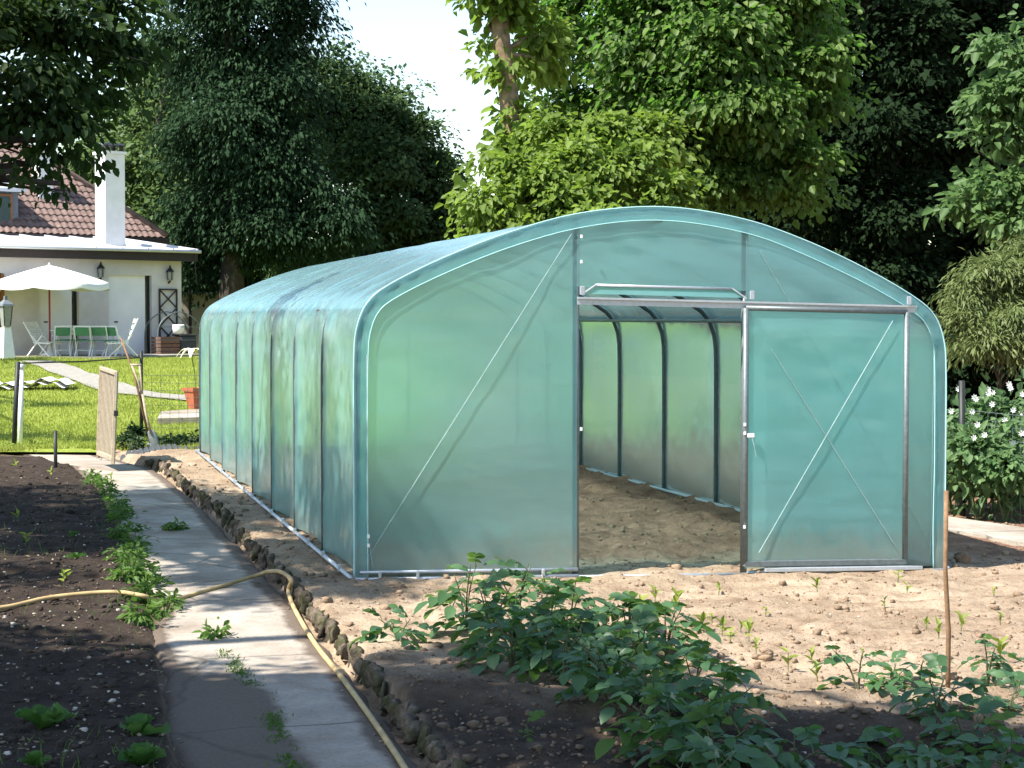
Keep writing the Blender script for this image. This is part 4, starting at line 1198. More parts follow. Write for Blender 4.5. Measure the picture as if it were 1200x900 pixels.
# tree whose boughs reach in at the top left; its crown also shades the beds and the near soil
def sh(sx, sy, z, r, w=1.0):
    """a bough placed where the sun throws its shade on the soil at (sx, sy)"""
    return (sx + SUN.x / SUN.z * z, sy + SUN.y / SUN.z * z, z, r, r, r * .6, w)
vis = [lobe(-10, 60, 15, 105, 95, w=.6), lobe(85, 30, 15.5, 85, 80, w=.6), lobe(142, 35, 16, 56, 75, w=.6), lobe(20, 125, 15, 85, 50, w=.65), lobe(90, 100, 15.6, 60, 55, w=.6), lobe(14, 200, 14.8, 26, 22, w=.3), lobe(44, 190, 15.2, 26, 34, w=.4),
       lobe(84, 165, 15.2, 34, 30, w=.6), lobe(70, 215, 15, 16, 22, w=.4)]
hidden_a = [sh(-3.1, 16.9, 6.2, 1.25), sh(-4.6, 16.2, 6.0, 1.3), sh(-5.6, 18.2, 6.2, 1.4), sh(-3.8, 18.6, 6.6, 1.0, .8), sh(-3.6, 14.6, 6.4, 1.0), sh(-5.4, 14.4, 6.0, 1.3), sh(-1.3, 14.3, 7.2, .9, .8), sh(-.8, 12.6, 7.6, .55, .9), sh(-2.0, 12.6, 6.6, .5, .6), sh(-2.6, 15.4, 7.0, .8, .8), sh(-3.9, 12.6, 6.0, .7, .7), sh(-2.1, 13.0, 6.8, .5), sh(-2.8, 14.6, 7.0, .6), sh(-1.75, 11.9, 6.8, .35), sh(-3.3, 16.4, 6.6, .7), sh(-1.1, 11.6, 7.2, .4), sh(-1.5, 13.5, 7.0, .65), sh(-1.2, 12.4, 7.2, .5), sh(-2.2, 15.8, 7.0, .6)]
tree('overhanging_tree', 'dark leafy boughs hanging in from the top left over the tiled roof', (-8.4, 15.2, 0), (-7.6, 15.2, 7.2), .28, vis + hidden_a, L['oak'], twigs=2,
     seed=11, ncl=2300, per=28, leaf=.085, crad=.26, droop=.85, aspect=.62)
hidden_b = [sh(-3.6, 7.2, 5.6, 1.35), sh(-2.2, 6.7, 6.0, 1.35), sh(-2.7, 8.7, 5.8, 1.2), sh(-1.5, 8.2, 6.2, .95, .9), sh(-.4, 7.0, 6.6, 1.35), sh(.9, 6.6, 7.2, 1.4), sh(.1, 8.2, 6.8, .8, .9), sh(2.1, 6.7, 7.6, 1.35), sh(3.4, 6.8, 8.2, 1.35), sh(1.6, 7.6, 7.8, .75), sh(2.9, 7.7, 8.3, .7), sh(-3.6, 10.2, 5.4, .8, .6), sh(.35, 9.35, 6.4, .5, .7), sh(-1.0, 7.6, 6.4, .8), sh(-3.0, 9.4, 5.8, .8), sh(-.9, 8.7, 6.4, .7), sh(-1.3, 7.8, 6.2, .8), sh(-.5, 8.9, 6.9, .5)]
tree('shade_tree', 'broad tree beyond the left edge shading the near beds', (-7.4, 7.0, 0), (-5.6, 7.4, 7.4), .26, hidden_b, L['oak'],
     seed=12, ncl=1800, per=26, leaf=.115, crad=.32, droop=.6, aspect=.62)

def sh2(sx, sy, z, r, w=1.0):
    l = sh(sx, sy, z, r, w); return (l[0], l[1], z + float(base(sx, sy)), r * 1.3, r, r * .6, w)
tree('lawn_tree', 'tree beyond the left edge casting shade streaks over the lawn', (-17.5, 37, .3), (-16.5, 37, 6.5), .25,
     [sh2(-13.4, 48.2, 6.5, .9), sh2(-11.8, 47.2, 7, .55), sh2(-10.0, 33.2, 6.5, .6), sh2(-8.3, 32.9, 7, .38), sh2(-9.2, 27.2, 6.2, .8), sh2(-7.4, 26.6, 6.6, .6), sh2(-6.0, 26.2, 7, .4), sh2(-12.8, 40, 6.5, .5)], L['oak'], seed=13, ncl=520, per=26, leaf=.11, crad=.26)
# left of the sky gap
tree('broadleaf_tree', 'pale sunlit broadleaf tree right behind the tall white chimney', (*at(190, 372, 74).xy, .5), at(190, 60, 74), .3,
     [lobe(170, 215, 74, 70, 55), lobe(215, 160, 75, 60, 70), lobe(155, 160, 76, 55, 50), lobe(205, 262, 73, 55, 50), lobe(120, 200, 78, 55, 50), lobe(190, 90, 76, 45, 50)], L['olive'], seed=21, ncl=1150, per=34, leaf=.24, crad=.75, hexa=False, droop=.5)
tree('tall_dark_tree', 'tallest dark tree with a straight trunk left of the bright sky gap', (*at(263, 372, 64).xy, .55), at(268, -120, 64), .42,
     [lobe(275, -60, 64, 95, 90), lobe(300, 40, 64, 92, 75), lobe(240, 60, 65, 75, 70), lobe(320, 120, 63.5, 68, 60), lobe(275, 150, 63, 82, 60), lobe(335, 200, 63.5, 62, 55), lobe(262, 225, 64, 70, 55), lobe(320, 270, 63.5, 80, 45), lobe(240, 290, 65, 60, 40), lobe(385, 250, 63, 50, 38)], L['dark'], seed=22, ncl=2300, per=46, leaf=.19, crad=.72, hexa=False, droop=.9, hang=.5, aspect=.42)
tree('rounded_tree', 'rounded mid-green tree sloping down to the right into the sky gap', (*at(440, 372, 70).xy, .5), at(430, 110, 70), .4,
     [lobe(400, 112, 70, 60, 62), lobe(452, 132, 70, 48, 48), lobe(430, 190, 69, 75, 55), lobe(490, 178, 70, 42, 42), lobe(512, 222, 70, 36, 44), lobe(455, 255, 69, 80, 48), lobe(380, 160, 71, 55, 70), lobe(522, 280, 70, 46, 40), lobe(400, 310, 69, 90, 36), lobe(490, 310, 70, 60, 34)], L['mid'], seed=23, ncl=2000, per=44, leaf=.19, crad=.62, hexa=False, droop=.5)
tree('hedge_tree', 'low dark hedge tree closing the gap beside the garage', (*at(300, 372, 76).xy, .4), at(300, 300, 76), .25,
     [lobe(250, 325, 76, 60, 42), lobe(330, 320, 77, 70, 45), lobe(420, 325, 76, 70, 42), lobe(500, 318, 77, 70, 45), lobe(560, 310, 75, 50, 50), lobe(200, 300, 79, 60, 45)], L['wood'], seed=24, ncl=1500, per=30, leaf=.25, crad=.7, hexa=False)
# climber-clad trunk
TX = at(592, 0, 33)
o = empty('climber_clad_trunk', (*at(604, 372, 33).xy, 0), 0, 'slim sunlit trunk wrapped in yellow-green climber at the sky gap', 'tree')
f_ = Vector(o.location)
tp = [at(px, py, 33) - f_ for px, py in ((606, 420), (605, 260), (602, 170), (596, 110), (589, 60), (584, 0), (578, -70))]
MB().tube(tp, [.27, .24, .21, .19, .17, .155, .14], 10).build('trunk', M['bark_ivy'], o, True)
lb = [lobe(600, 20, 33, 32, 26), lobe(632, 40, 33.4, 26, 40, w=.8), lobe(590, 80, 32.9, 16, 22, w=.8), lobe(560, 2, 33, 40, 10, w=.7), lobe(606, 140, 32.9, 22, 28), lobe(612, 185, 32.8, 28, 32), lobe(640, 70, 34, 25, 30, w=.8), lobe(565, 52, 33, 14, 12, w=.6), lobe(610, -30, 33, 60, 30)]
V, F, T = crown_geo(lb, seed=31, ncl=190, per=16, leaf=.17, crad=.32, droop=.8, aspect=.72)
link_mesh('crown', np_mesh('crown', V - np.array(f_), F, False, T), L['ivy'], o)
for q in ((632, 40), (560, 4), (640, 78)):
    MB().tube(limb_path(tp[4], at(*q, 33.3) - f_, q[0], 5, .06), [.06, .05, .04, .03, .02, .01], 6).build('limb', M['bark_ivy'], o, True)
tree('sunlit_shrub', 'bright yellow-green shrub bank rising behind the greenhouse ridge', (*at(660, 372, 30.5).xy, 0), at(660, 260, 30.5), .09,
     [lobe(566, 240, 30, 30, 30), lobe(610, 205, 30.5, 45, 40), lobe(645, 235, 30.2, 45, 36), lobe(672, 210, 31, 44, 42), lobe(722, 205, 31, 44, 40), lobe(765, 232, 30.5, 40, 34), lobe(650, 265, 30, 70, 36), lobe(735, 262, 30, 70, 34), lobe(570, 280, 30.5, 40, 32), lobe(640, 165, 32, 36, 34, .7), lobe(700, 160, 32, 44, 26, .7), lobe(770, 170, 32, 40, 30, .6)], L['ivy'], seed=32, ncl=680, per=34, leaf=.125, crad=.32, droop=.8, aspect=.72)
# maple
tree('maple_tree', 'big maple with sunlit leaf clumps and dark leaning trunk above the greenhouse', (*at(668, 372, 38).xy, 0), at(722, -60, 38), .34,
     [lobe(640, 60, 38, 45, 60, w=.28), lobe(700, 30, 38.5, 60, 60, w=.38), lobe(770, 40, 37, 75, 75), lobe(850, 40, 36, 70, 55), lobe(850, 100, 35.5, 52, 42), lobe(800, 130, 36.5, 65, 55), lobe(900, 140, 36, 55, 50), lobe(945, 90, 36.5, 55, 60), lobe(760, 190, 37, 60, 50, w=.8), lobe(840, 205, 36.5, 65, 45, w=.8), lobe(930, 200, 36.5, 50, 50, w=.8), lobe(915, 5, 36.5, 80, 35), lobe(720, 115, 38, 50, 50, w=.5), lobe(800, -50, 37, 120, 60), lobe(668, 135, 38, 45, 35, .6)],
     L['maple'], seed=33, ncl=1700, per=40, leaf=.145, crad=.42, droop=.85, aspect=.75, twigs=1)
# the dark wood to the right
wood = [('wood_tree', 'dark wood tree right behind the maple at the greenhouse peak', 880, 50, 95), ('wood_tree', 'darkest wood tree above the right shoulder of the greenhouse', 1020, 46, 110), ('wood_tree', 'dark wood tree at the far right edge behind the hazel', 1170, 48, 110), ('wood_tree', 'dark wood tree behind the climber and the maple trunk', 760, 56, 90)]
for k, (n_, lab, px, Y, w_) in enumerate(wood):
    lb = [lobe(px + dx * w_, py, Y + dy, w_ * .72, 62) for dx, py, dy in ((-.3, -70, 0), (.4, -40, 1), (-.4, 30, .5), (.3, 50, -.5), (-.2, 130, -.5), (.45, 150, .5), (-.45, 220, 0), (.25, 245, -.3), (-.2, 320, 0), (.4, 340, .4), (0, 410, 0))]
    if k == 3: lb = lb[5:]
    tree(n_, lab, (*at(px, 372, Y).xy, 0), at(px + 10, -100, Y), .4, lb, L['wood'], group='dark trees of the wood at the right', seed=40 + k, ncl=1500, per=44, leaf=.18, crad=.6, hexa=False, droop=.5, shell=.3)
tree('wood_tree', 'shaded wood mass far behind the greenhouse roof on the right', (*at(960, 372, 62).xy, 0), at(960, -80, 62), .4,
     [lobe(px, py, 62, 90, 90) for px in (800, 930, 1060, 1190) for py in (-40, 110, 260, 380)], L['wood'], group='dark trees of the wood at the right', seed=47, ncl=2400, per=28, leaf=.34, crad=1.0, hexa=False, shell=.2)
# hazel, broom and flower bed on the right
tree('hazel_bush', 'sunlit hazel branches reaching in from the right edge', (*at(1215, 372, 25).xy, 0), at(1205, 120, 25), .08,
     [lobe(1180, 55, 25, 26, 22, w=.7), lobe(1165, 110, 25, 32, 26, w=.8), lobe(1190, 150, 25, 34, 30), lobe(1150, 165, 25, 22, 20, w=.6), lobe(1175, 215, 24.8, 40, 28), lobe(1140, 238, 24.8, 40, 16), lobe(1190, 262, 24.6, 40, 26), lobe(1230, 120, 25, 50, 110)], L['hazel'], seed=51, ncl=330, per=18, leaf=.13, crad=.28, droop=.55, aspect=.66, twigs=2)
tree('broom_bush', 'arching yellowish broom bush beside the right end of the greenhouse', (*at(1170, 500, 22).xy, -.1), at(1172, 350, 22), .05,
     [lobe(1165, 318, 22, 34, 26), lobe(1195, 330, 22.2, 32, 34), lobe(1135, 345, 22, 24, 28, w=.8), lobe(1180, 365, 21.8, 36, 30), lobe(1128, 380, 21.7, 16, 24, w=.7), lobe(1205, 390, 21.8, 40, 40), lobe(1155, 398, 21.6, 30, 30), lobe(1215, 320, 22.3, 30, 40)], L['broom'], cat='bush', seed=52, ncl=420, per=44, leaf=.085, crad=.22, hexa=False, droop=.9, aspect=.22, hang=.35, twigs=2)
tree('wood_undergrowth', 'dark undergrowth between the broom bush and the flower bed', (*at(1170, 470, 24).xy, -.1), at(1170, 430, 24), .05,
     [lobe(1140, 430, 24, 40, 34), lobe(1190, 425, 24, 45, 40), lobe(1120, 470, 24, 30, 40), lobe(1230, 440, 24, 40, 50)], L['wood'], cat='bush', seed=53, ncl=300, per=26, leaf=.12, crad=.3)

def bush_plant(name, label, foot, h, w, mat, seed, leaf, ncl, per, cat, group=None, flowers=0):
    foot = Vector(foot); r_ = random.Random(seed)
    o = empty(name, foot, 0, label, cat, group)
    m = MB()
    for k in range(5):
        a = r_.uniform(0, 6.28); m.tube([(0, 0, -.03), (w * .25 * math.cos(a), w * .25 * math.sin(a), h * .5), (w * .5 * math.cos(a), w * .5 * math.sin(a), h * .85)], [.008, .006, .004], 5)
    m.build('stem', M['stem'], o)
    V, F, T = crown_geo([(0, 0, h * .55, w * .55, w * .55, h * .5)], seed, ncl, per, leaf, w * .22, True, .5, shell=.25, aspect=.6)
    link_mesh('foliage', np_mesh('foliage', V, F, False, T), mat, o)
    for k in range(flowers):
        a = r_.uniform(3.4, 6.2); e = r_.uniform(.15, 1.2); c_ = Vector((w * .6 * math.cos(a) * math.cos(e), w * .6 * math.sin(a) * math.cos(e), h * .6 + h * .5 * math.sin(e)))
        f = MB()
        for j in range(7):
            b = j * 6.283 / 7; f.poly([c_, c_ + Vector((math.cos(b - .4) * .020, -.012, math.sin(b - .4) * .020)), c_ + Vector((math.cos(b) * .032, -.008, math.sin(b) * .032)), c_ + Vector((math.cos(b + .4) * .020, -.012, math.sin(b + .4) * .020))])
        f.build('flower', M['blossom'], o)
    return o
k = 0
for px, py, Y, h_ in ((1118, 598, 17.0, .95), (1148, 600, 16.6, 1.05), (1180, 604, 16.4, 1.1), (1210, 606, 16.6, 1.05), (1135, 585, 17.6, 1.15), (1168, 585, 17.4, 1.2), (1200, 585, 17.5, 1.2), (1228, 590, 17.4, 1.1)):
    X = (px - 600) / FPX * Y
    bush_plant('flowering_plant', 'leafy green plant with white blossoms behind the right wire fence', (X, Y, float(soil(X, Y))), h_, .62, L['bed'], 60 + k, .085, 60, 20, 'plant', 'white-flowered plants behind the right fence', 4 if k < 4 else 6)
    k += 1
# low dark plants and scalloped edging below the lawn
k = 0
for px, py in ((146, 527), (158, 528), (192, 524), (203, 525), (213, 524), (223, 523), (232, 522), (205, 516), (220, 515), (150, 518)):
    g_ = gnd(px, py)
    bush_plant('low_dark_plant', 'low dark plant in the strip below the lawn beside the spade', on_soil(g_.x, g_.y, -.02), .19, .26, L['box'], 80 + k, .05, 16, 14, 'plant', 'low dark plants below the lawn'); k += 1
g_ = gnd(160, 512)
bush_plant('ivy_stump', 'dark ivy-covered stump behind the gate and spade', on_soil(g_.x, g_.y, -.02), .30, .34, L['box'], 95, .06, 40, 16, 'stump')
ed = empty('lawn_edging', (*gnd(140, 531).xy, 0), 0, 'dark scalloped edging along the bottom of the lawn strip', 'edging')
e0, e1 = gnd(141, 531), gnd(240, 526)
for k in range(15):
    p = e0.lerp(e1, (k + .5) / 15); q = e0.lerp(e1, 0) ; w_ = (e1 - e0).length / 15 * .5
    m = MB(); z0 = float(soil(p.x, p.y)) - .05
    arc = [(w_ * math.cos(t), 0, .05 + .07 * math.sin(t)) for t in np.linspace(0, math.pi, 7)]
    fr = [(-w_, 0, 0), (w_, 0, 0)] + arc; m.poly([(a, -.012, c_) for a, b, c_ in fr]); m.poly([(a, .012, c_) for a, b, c_ in reversed(fr)])
    for a, b in zip(fr, fr[1:] + fr[:1]): m.poly([(a[0], -.012, a[2]), (a[0], .012, a[2]), (b[0], .012, b[2]), (b[0], -.012, b[2])])
    m.build('edging_piece', M['slate'], ed, False, Vector((p.x, p.y, z0)) - Vector(ed.location))

# ------------------------------------------------------------------ potato plants
def leaflet_rows(c, d, n, ln, wd, seed):
    """one leaflet: 5 x 3 grid, folded along the rib and arched"""
    s = d.cross(n).normalized(); rows = []
    for t, w in ((0, .10), (.22, .78), (.48, 1.0), (.76, .68), (1.0, .04)):
        b = c + d * ln * t - n * (ln * .22 * t * t); rows.append([b - s * wd * .5 * w + n * wd * .13 * w, b, b + s * wd * .5 * w + n * wd * .13 * w])
    return rows
def compound_leaf(seed, ln=.20):
    r_ = random.Random(seed); V, F, T = [], [], []
    def rachis(t): return Vector((ln * .85 * t, 0, ln * (.30 * t - .75 * t * t)))
    def add(c, d, n, l, w):
        b = len(V); tt = min(1, max(0, r_.gauss(.5, .25)))
        for row in leaflet_rows(c, d.normalized(), n.normalized(), l, w, 0):
            for p in row: V.append(tuple(p)); T.append(tt)
        for j in range(4):
            for k in range(2): F.append((b + j * 3 + k, b + j * 3 + k + 1, b + j * 3 + 4 + k, b + j * 3 + 3 + k))
    for t, l in ((.34, .058), (.62, .078), (.86, .078)):
        for s in (-1, 1):
            p = rachis(t + r_.uniform(-.03, .03)); d = Vector((.55 + r_.uniform(-.15, .15), s, -.3 + r_.uniform(-.3, .2)))
            add(p, d, Vector((r_.uniform(-.25, .25), r_.uniform(-.25, .25), 1)), l * r_.uniform(.85, 1.2) * ln / .2, l * .72 * ln / .2)
    add(rachis(1.0), Vector((1, r_.uniform(-.2, .2), -.9)), Vector((.8, 0, 1)), .098 * ln / .2, .072 * ln / .2)
    for k in range(6):                                   # thin stalk
        a, b = rachis(k / 6), rachis((k + 1) / 6); i = len(V)
        for p in (a, b): V.extend([tuple(p + Vector((0, .0028, 0))), tuple(p + Vector((0, -.0028, 0))), tuple(p + Vector((0, 0, -.004)))]); T.extend([.9] * 3)
        F.extend([(i, i + 3, i + 4, i + 1), (i + 1, i + 4, i + 5, i + 2), (i + 2, i + 5, i + 3, i)])
    me = np_mesh('leaf', V, F, False, T); me.polygons.foreach_set('use_smooth', np.ones(len(me.polygons), bool)); return me
PL = [compound_leaf(s) for s in range(8)]
for me in PL: me.materials.append(L['potato'])
PLY = [compound_leaf(50 + s) for s in range(4)]
PL_PLAIN = list(PL)
for me in PLY: me.materials.append(L['weed'])
PL = PL + PLY[:1]          # now and then a yellowing leaf
def potato(px, py, h, label, group, seed, spread=.18, nst=3, nl=6, leaves=PL, sc_=1.0):
    g_ = gnd(px, py); p = on_soil(g_.x, g_.y); r_ = random.Random(seed)
    o = empty('potato_plant', p, 0, label, 'potato plant', group)
    for s in range(nst):
        a = r_.uniform(0, 6.28); hh = h * r_.uniform(.75, 1.05); sp = spread * r_.uniform(.4, 1.1) if nst > 1 else spread * .2
        top = Vector((sp * math.cos(a), sp * math.sin(a), hh)); mid = Vector((top.x * .35, top.y * .35, hh * .55))
        pts = smooth_path([(0, 0, -.03), tuple(mid), tuple(top)], 4)
        MB().tube(pts, [.0065 - .004 * i / 8 for i in range(len(pts))], 5).build('stem', M['stem_purple'], o, True)
        for k in range(nl):
            t = .28 + .72 * (k + r_.uniform(.0, .6)) / nl; t = min(t, 1.0); q = pts[min(8, int(t * 8))]
            lo = bpy.data.objects.new('leaf', leaves[r_.randrange(len(leaves))]); COL.objects.link(lo); lo.parent = o
            lo.location = tuple(q); el = r_.uniform(-.15, .35) + (.55 if k == nl - 1 else 0) + .25 * t
            lo.rotation_euler = (r_.uniform(-.35, .35), -el, a + k * 2.4 + r_.uniform(-.5, .5))
            s_ = r_.uniform(.75, 1.15) * (1.0 if t < .85 else .78) * sc_; lo.scale = (s_, s_, s_)
    return o
crowd = 'dark green potato plant in the crowded shaded row across the foreground'
gcrowd = 'potato plants of the crowded row'
spots = [(545, 742, .40), (575, 766, .40), (606, 742, .38), (640, 772, .36), (668, 745, .33), (600, 792, .30), (660, 806, .32), (700, 783, .32), (712, 830, .30), (752, 806, .32), (765, 850, .28), (812, 836, .28), (790, 892, .26), (846, 866, .26), (838, 910, .26), (780, 772, .28), (735, 765, .28), (930, 915, .16), (820, 955, .26), (1030, 888, .14), (1070, 925, .14), (1170, 925, .14)]
special = {0: 'tall potato plant at the upper left head of the crowded row', 1: 'second potato plant from the upper left head of the row, leaning over bare earth', 5: 'potato plant on the left flank of the row above the bare dark earth', 2: 'potato plant at the back of the row under the left end panel', 4: 'potato plant at the back of the row before the open doorway'}
for i, (px, py, h_) in enumerate(spots): potato(px, py, h_ * .95, special.get(i, crowd), gcrowd, 500 + i, spread=.16, nst=3 if px < 880 else 2, nl=5, sc_=1.08)
single = [(468, 758, .13, 'low pale potato plant at the left end of the crowded row', 2, 4, PL, 1.0),
          (738, 738, .20, 'yellow-green sunlit plant just behind the crowded potato row', 3, 5, PLY, .85),
          (1006, 812, .19, 'short upright potato plant left of the arching pair near the stake', 2, 4, PL, .8),
          (1045, 806, .16, 'lone potato sprig with one arching leaf near the stake', 1, 4, PL, .9),
          (1078, 800, .12, 'small potato plant just left of the brown stake', 1, 4, PL, .9),
          (1158, 806, .26, 'tall spindly potato plant right of the brown stake', 2, 5, PL, .72),
          (1098, 850, .16, 'bushy potato plant at the foot of the brown stake', 3, 4, PL, .95),
          (1130, 880, .16, 'potato plant below and right of the brown stake', 3, 4, PL, .95),
          (1180, 838, .13, 'low potato plant at the right edge of the picture', 2, 4, PL, .9),
          (640, 698, .16, 'potato sprig poking up before the left door post', 1, 5, PL, .8),
          (620, 862, .05, 'tiny green sprig alone in the bare earth left of the row', 1, 3, PLY, .45)]
for i, (px, py, h_, lab, ns, nl, lv, s_) in enumerate(single): potato(px, py, h_, lab, 'single potato plants', 700 + i, .12, ns, nl, lv, s_)

# ------------------------------------------------------------------ lettuces and seedlings
def broad_leaf(ln, wd, seed):
    r_ = random.Random(seed); P = []
    for t in np.linspace(0, 1, 8):
        w = wd * (.12 + .95 * math.sin(math.pi * min(1.0, t ** 1.25 * .86 + .03)) ** .8); row = []
        for k in np.linspace(-1, 1, 7):
            ruf = .10 * wd * math.sin(t * 13 + k * 5 + seed) * abs(k)
            row.append((ln * t * (1 - .18 * t), k * w * .5, ln * (.22 * t + .10 * t * t * (1 - 2.2 * t)) + abs(k) ** 1.5 * w * .28 + ruf))
        P.append(row)
    me = grid_mesh('leaf', np.array(P), True); a = me.attributes.new('tint', 'FLOAT', 'POINT'); a.data.foreach_set('value', np.full(56, r_.random(), np.float32)); return me
LM = [broad_leaf(.15, .105, s) for s in range(5)]
for me in LM: me.materials.append(L['lettuce'])
def lettuce(px, py, s, n, label, seed, rise=.6, group='lettuces in the left bed'):
    g_ = gnd(px, py, -.05); p = on_soil(g_.x, g_.y, -.005); r_ = random.Random(seed); o = empty('lettuce', p, r_.uniform(0, 6), label, 'lettuce', group)
    for k in range(n):
        lo = bpy.data.objects.new('leaf', LM[k % 5]); COL.objects.link(lo); lo.parent = o
        inner = k / n; lo.location = (0, 0, .006 * k / n); q = s * (1.05 - .35 * inner) * r_.uniform(.85, 1.15)
        lo.scale = (q, q, q); lo.rotation_euler = (r_.uniform(-.2, .2), -(.15 + rise * 1.35 * inner + r_.uniform(-.1, .1)), k * 2.4 + r_.uniform(-.3, .3))
lettuce(50, 852, 1.15, 9, 'round green lettuce at the far left of the shaded bed', 1)
lettuce(163, 858, .95, 7, 'open loose lettuce above the lowest one at the path side of the bed', 2, .8)
lettuce(166, 893, 1.0, 9, 'lowest lettuce at the path side of the shaded bed', 3)
lettuce(42, 898, .7, 6, 'small lettuce in the bottom left corner of the picture', 4, .8)
lettuce(88, 655, .62, 6, 'small pale lettuce nearest the sunlit strip of the left bed', 5, .8)
lettuce(86, 632, .5, 5, 'tiny lettuce just above the pale one in the left bed', 6, .8)
def mini_leaf(seed, ln=.05, wd=.022):
    V, F, k = leaf_geo(np.zeros((1, 3)), np.array([[1, 0, .2]]), np.array([[0, 0, 1.0]]), np.array([ln]), np.array([wd]), True, .3, .2)
    me = np_mesh('leaf', V, F, True, np.full(6, random.Random(seed).random())); me.materials.append(L['sprout']); return me
SM = [mini_leaf(s) for s in range(4)]
def seedling(px, py, h, n, label, seed, group, dz=0.0):
    g_ = gnd(px, py, dz); p = on_soil(g_.x, g_.y); r_ = random.Random(seed); o = empty('seedling', p, r_.uniform(0, 6), label, 'seedling', group)
    MB().tube([(0, 0, -.02), (.004, 0, h * .6), (.006, .004, h)], .0028, 5).build('stem', M['stem'], o)
    for k in range(n):
        lo = bpy.data.objects.new('leaf', SM[k % 4]); COL.objects.link(lo); lo.parent = o; t = .35 + .65 * k / max(1, n - 1); lo.location = (.005 * t, .002, h * t)
        s = r_.uniform(.8, 1.4) * h / .07; s = min(s, 1.6); lo.scale = (s, s, s); lo.rotation_euler = (r_.uniform(-.3, .3), -r_.uniform(.25, 1.2), k * 2.3 + r_.uniform(-.4, .4))
sg = 'seedlings in the sunlit soil'
sspec = {0: 'small seedling just before the right end of the door threshold', 1: 'leafy seedling right in front of the sliding door bottom', 2: 'tallest yellow-green seedling standing before the open doorway', 10: 'upright narrow seedling in the middle of the sunlit soil', 16: 'sunlit seedling beside the tall potato plant right of the stake', 21: 'bright seedling just right of the brown stake', 3: 'left one of two sprouts under the right stile of the sliding door'}
for i, (px, py, h_, n) in enumerate(((842, 696, .06, 3), (958, 697, .075, 5), (792, 722, .13, 6), (1052, 688, .07, 3), (1063, 693, .05, 3), (824, 742, .09, 6), (846, 750, .07, 6), (856, 757, .06, 5), (878, 757, .09, 5), (886, 770, .07, 4), (924, 785, .10, 3), (952, 778, .06, 4), (958, 800, .07, 4), (1036, 712, .05, 3), (1085, 742, .06, 4), (1100, 750, .07, 4), (1172, 775, .10, 6), (1172, 735, .06, 3), (897, 722, .05, 3), (768, 706, .09, 4), (752, 712, .08, 5), (1126, 740, .08, 5), (1190, 815, .06, 4), (868, 742, .05, 4), (835, 735, .06, 4), (1010, 775, .05, 3), (1165, 705, .05, 3))):
    seedling(px, py, h_, n, sspec.get(i, 'tiny yellow-green seedling in the sunlit soil before the greenhouse'), 900 + i, sg)
for i, (px, py) in enumerate(((18, 548), (60, 560), (130, 480 + 80), (30, 640), (20, 610), (75, 685))): seedling(px, py, .09, 5, 'tiny sprout in the dark bed left of the path', 950 + i, 'sprouts in the left bed', -.05)

# ------------------------------------------------------------------ weeds along the path
def weed(px, py, h, w, label, seed, group, mat=None, n=14, dz=-.08, leaf=.055):
    g_ = gnd(px, py, dz); p = on_soil(g_.x, g_.y, .02 if g_.x < path_l(g_.y) else .05); r_ = np.random.default_rng(seed)
    o = empty('weed', p, 0, label, 'weed', group); m = MB()
    for k in range(4): a = r_.uniform(0, 6.28); m.tube([(0, 0, -.03), (.3 * w * math.cos(a), .3 * w * math.sin(a), h * .7)], .003, 4)
    m.build('stem', M['stem'], o)
    V, F, T = crown_geo([(0, 0, h * .45, w, w, h * .6)], seed, n, 15, leaf, .07, True, .35, shell=.1, aspect=.5)
    link_mesh('foliage', np_mesh('foliage', V, F, False, T), mat or L['weed'], o)
wl_ = 'low green weed in the ragged strip along the left edge of the path'
i = 0
for py in (560, 565, 570, 575, 581, 588, 594, 600, 607, 614, 622, 630, 638, 645, 652, 660, 668, 676, 684):
    Yq = 3622 / (py - 373 - 3); xq = float(path_l(Yq)) + rng.uniform(-.06, .08); px = 600 + FPX * xq / Yq
    weed(px, py, rng.uniform(.025, .065), rng.uniform(.04, .09), wl_, 1000 + i, 'weeds along the path', n=int(rng.uniform(6, 12)), leaf=.042); i += 1
weed(172, 708, .11, .09, 'largest bright weed at the path edge beside the hose', 1100, 'weeds along the path', n=13, leaf=.05)
weed(165, 735, .06, .09, 'sunlit ferny weed just below the hose at the path edge', 1101, 'weeds along the path', n=9, leaf=.045)
weed(196, 716, .06, .10, 'small weed spreading onto the path below the hose', 1102, 'weeds along the path', n=9, leaf=.045)
weed(206, 620, .05, .07, 'small dark weed growing in the middle of the path', 1103, 'weeds along the path', n=7)
weed(150, 688, .07, .08, 'leafy weed just above the hose at the path edge', 1104, 'weeds along the path', n=12)
weed(252, 746, .025, .06, 'little pale green weed lying flat on the sunlit path', 1105, 'weeds along the path', n=6)
weed(40, 521, .07, .12, 'yellowish grass tuft at the foot of the black fence post', 1106, 'weeds along the path', L['sprout'], n=14, dz=0)
weed(8, 524, .07, .12, 'yellowish grass tuft at the very left edge by the fence', 1107, 'weeds along the path', L['sprout'], n=14, dz=0)
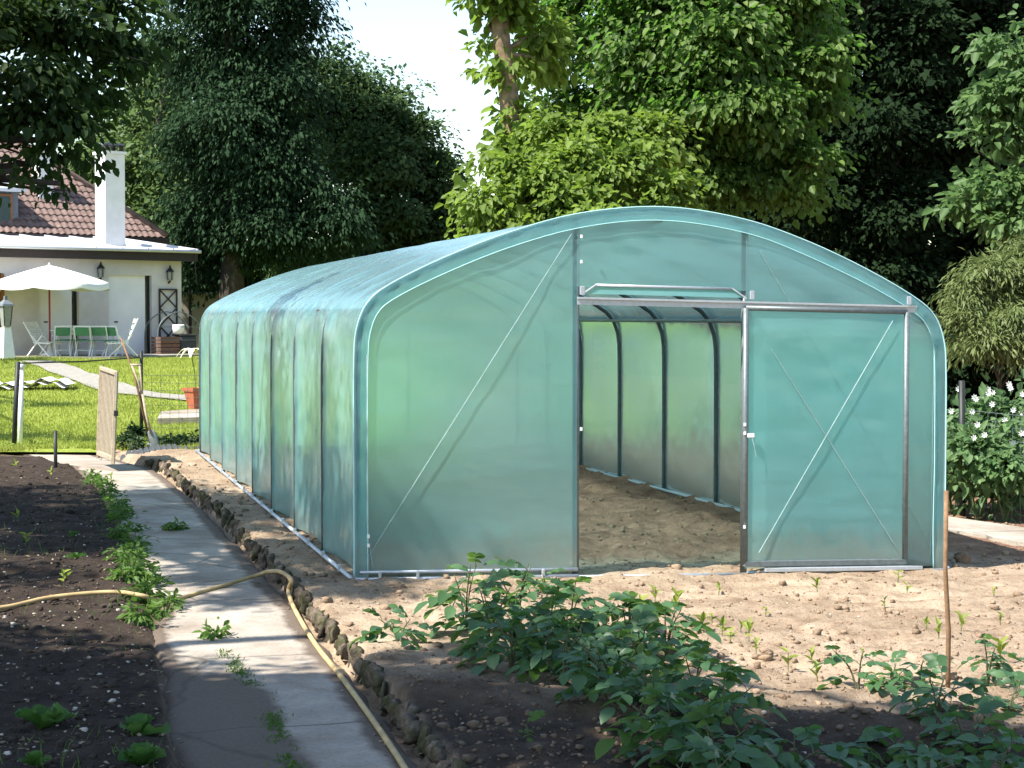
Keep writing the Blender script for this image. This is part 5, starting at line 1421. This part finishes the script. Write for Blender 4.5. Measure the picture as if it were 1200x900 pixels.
# moss and grass in the crack of the path
x, y = [], []
for k in range(1500):
    t = rng.random(); px = np.interp(t, [0, .3, .6, 1], [255, 300, 322, 345]) + rng.normal(0, 5 + 5 * rng.random()); py = 762 + t * 140
    yy = 3622 / (py - 373 - 25); x.append((px - 600) / FPX * yy); y.append(yy)
x, y = np.array(x), np.array(y); k = vnoise(x, y, .12, 77) > .42; x, y = x[k], y[k]; n = len(x)
D = unit(np.stack([rng.normal(0, .6, n), rng.normal(0, .6, n), np.full(n, .7)], -1))
V, F, k = leaf_geo(np.stack([x, y, base(x, y) - .09], -1), D, rng.normal(size=(n, 3)), rng.uniform(.010, .03, n), rng.uniform(.004, .010, n), False)
o = link_mesh('path_moss', np_mesh('path_moss', V, F, False, np.repeat(rng.random(n), k)), L['weed']); tag(o, 'thin line of moss and grass in the crack of the path', 'moss', kind='stuff')
# dry litter and grass wisps in the left bed and along the edging
x, y = rand_ground(5200, 6.4, 21, lambda x, y: (x < path_l(y) + .05) | ((x > path_r(y) - .16) & (x < path_r(y) + .02)) | ((x > path_r(y)) & (rng.random(len(x)) < .22) & (y < 12)))
n = len(x); D = unit(np.stack([rng.normal(0, 1, n), rng.normal(0, 1, n), rng.uniform(0, .35, n)], -1))
V, F, k = leaf_geo(np.stack([x, y, np.maximum(soil(x, y), np.where((x > path_l(y)) & (x < path_r(y)), base(x, y) - .088, -9)) + .008], -1), D, rng.normal(size=(n, 3)) * .4 + np.array([0, 0, 1]), rng.uniform(.015, .05, n), rng.uniform(.004, .018, n), False)
M['litter'] = leafmat('dry_litter', (.14, .10, .06), (.33, .27, .17), .2)
o = link_mesh('dry_litter', np_mesh('dry_litter', V, F, False, np.repeat(rng.random(n), k)), M['litter']); tag(o, 'scattered bits of dry leaf and straw on the beds', 'litter', kind='stuff')
x, y = rand_ground(3000, 6.4, 20, lambda x, y: x < path_l(y) - .02)
n = len(x); D = unit(np.stack([rng.normal(0, .35, n), rng.normal(0, .35, n), np.full(n, 1.0)], -1))
V, F, k = leaf_geo(np.stack([x, y, soil(x, y)], -1), D, rng.normal(size=(n, 3)), rng.uniform(.03, .13, n), rng.uniform(.003, .006, n), False, curl=.3)
kk = vnoise(x, y, .8, 88) > .5; F = F[np.repeat(kk, 1)]
o = link_mesh('bed_grass', np_mesh('bed_grass', V, F, False, np.repeat(rng.random(n), k)), L['weed']); tag(o, 'thin wisps of grass standing in the dark left bed', 'grass', kind='stuff')
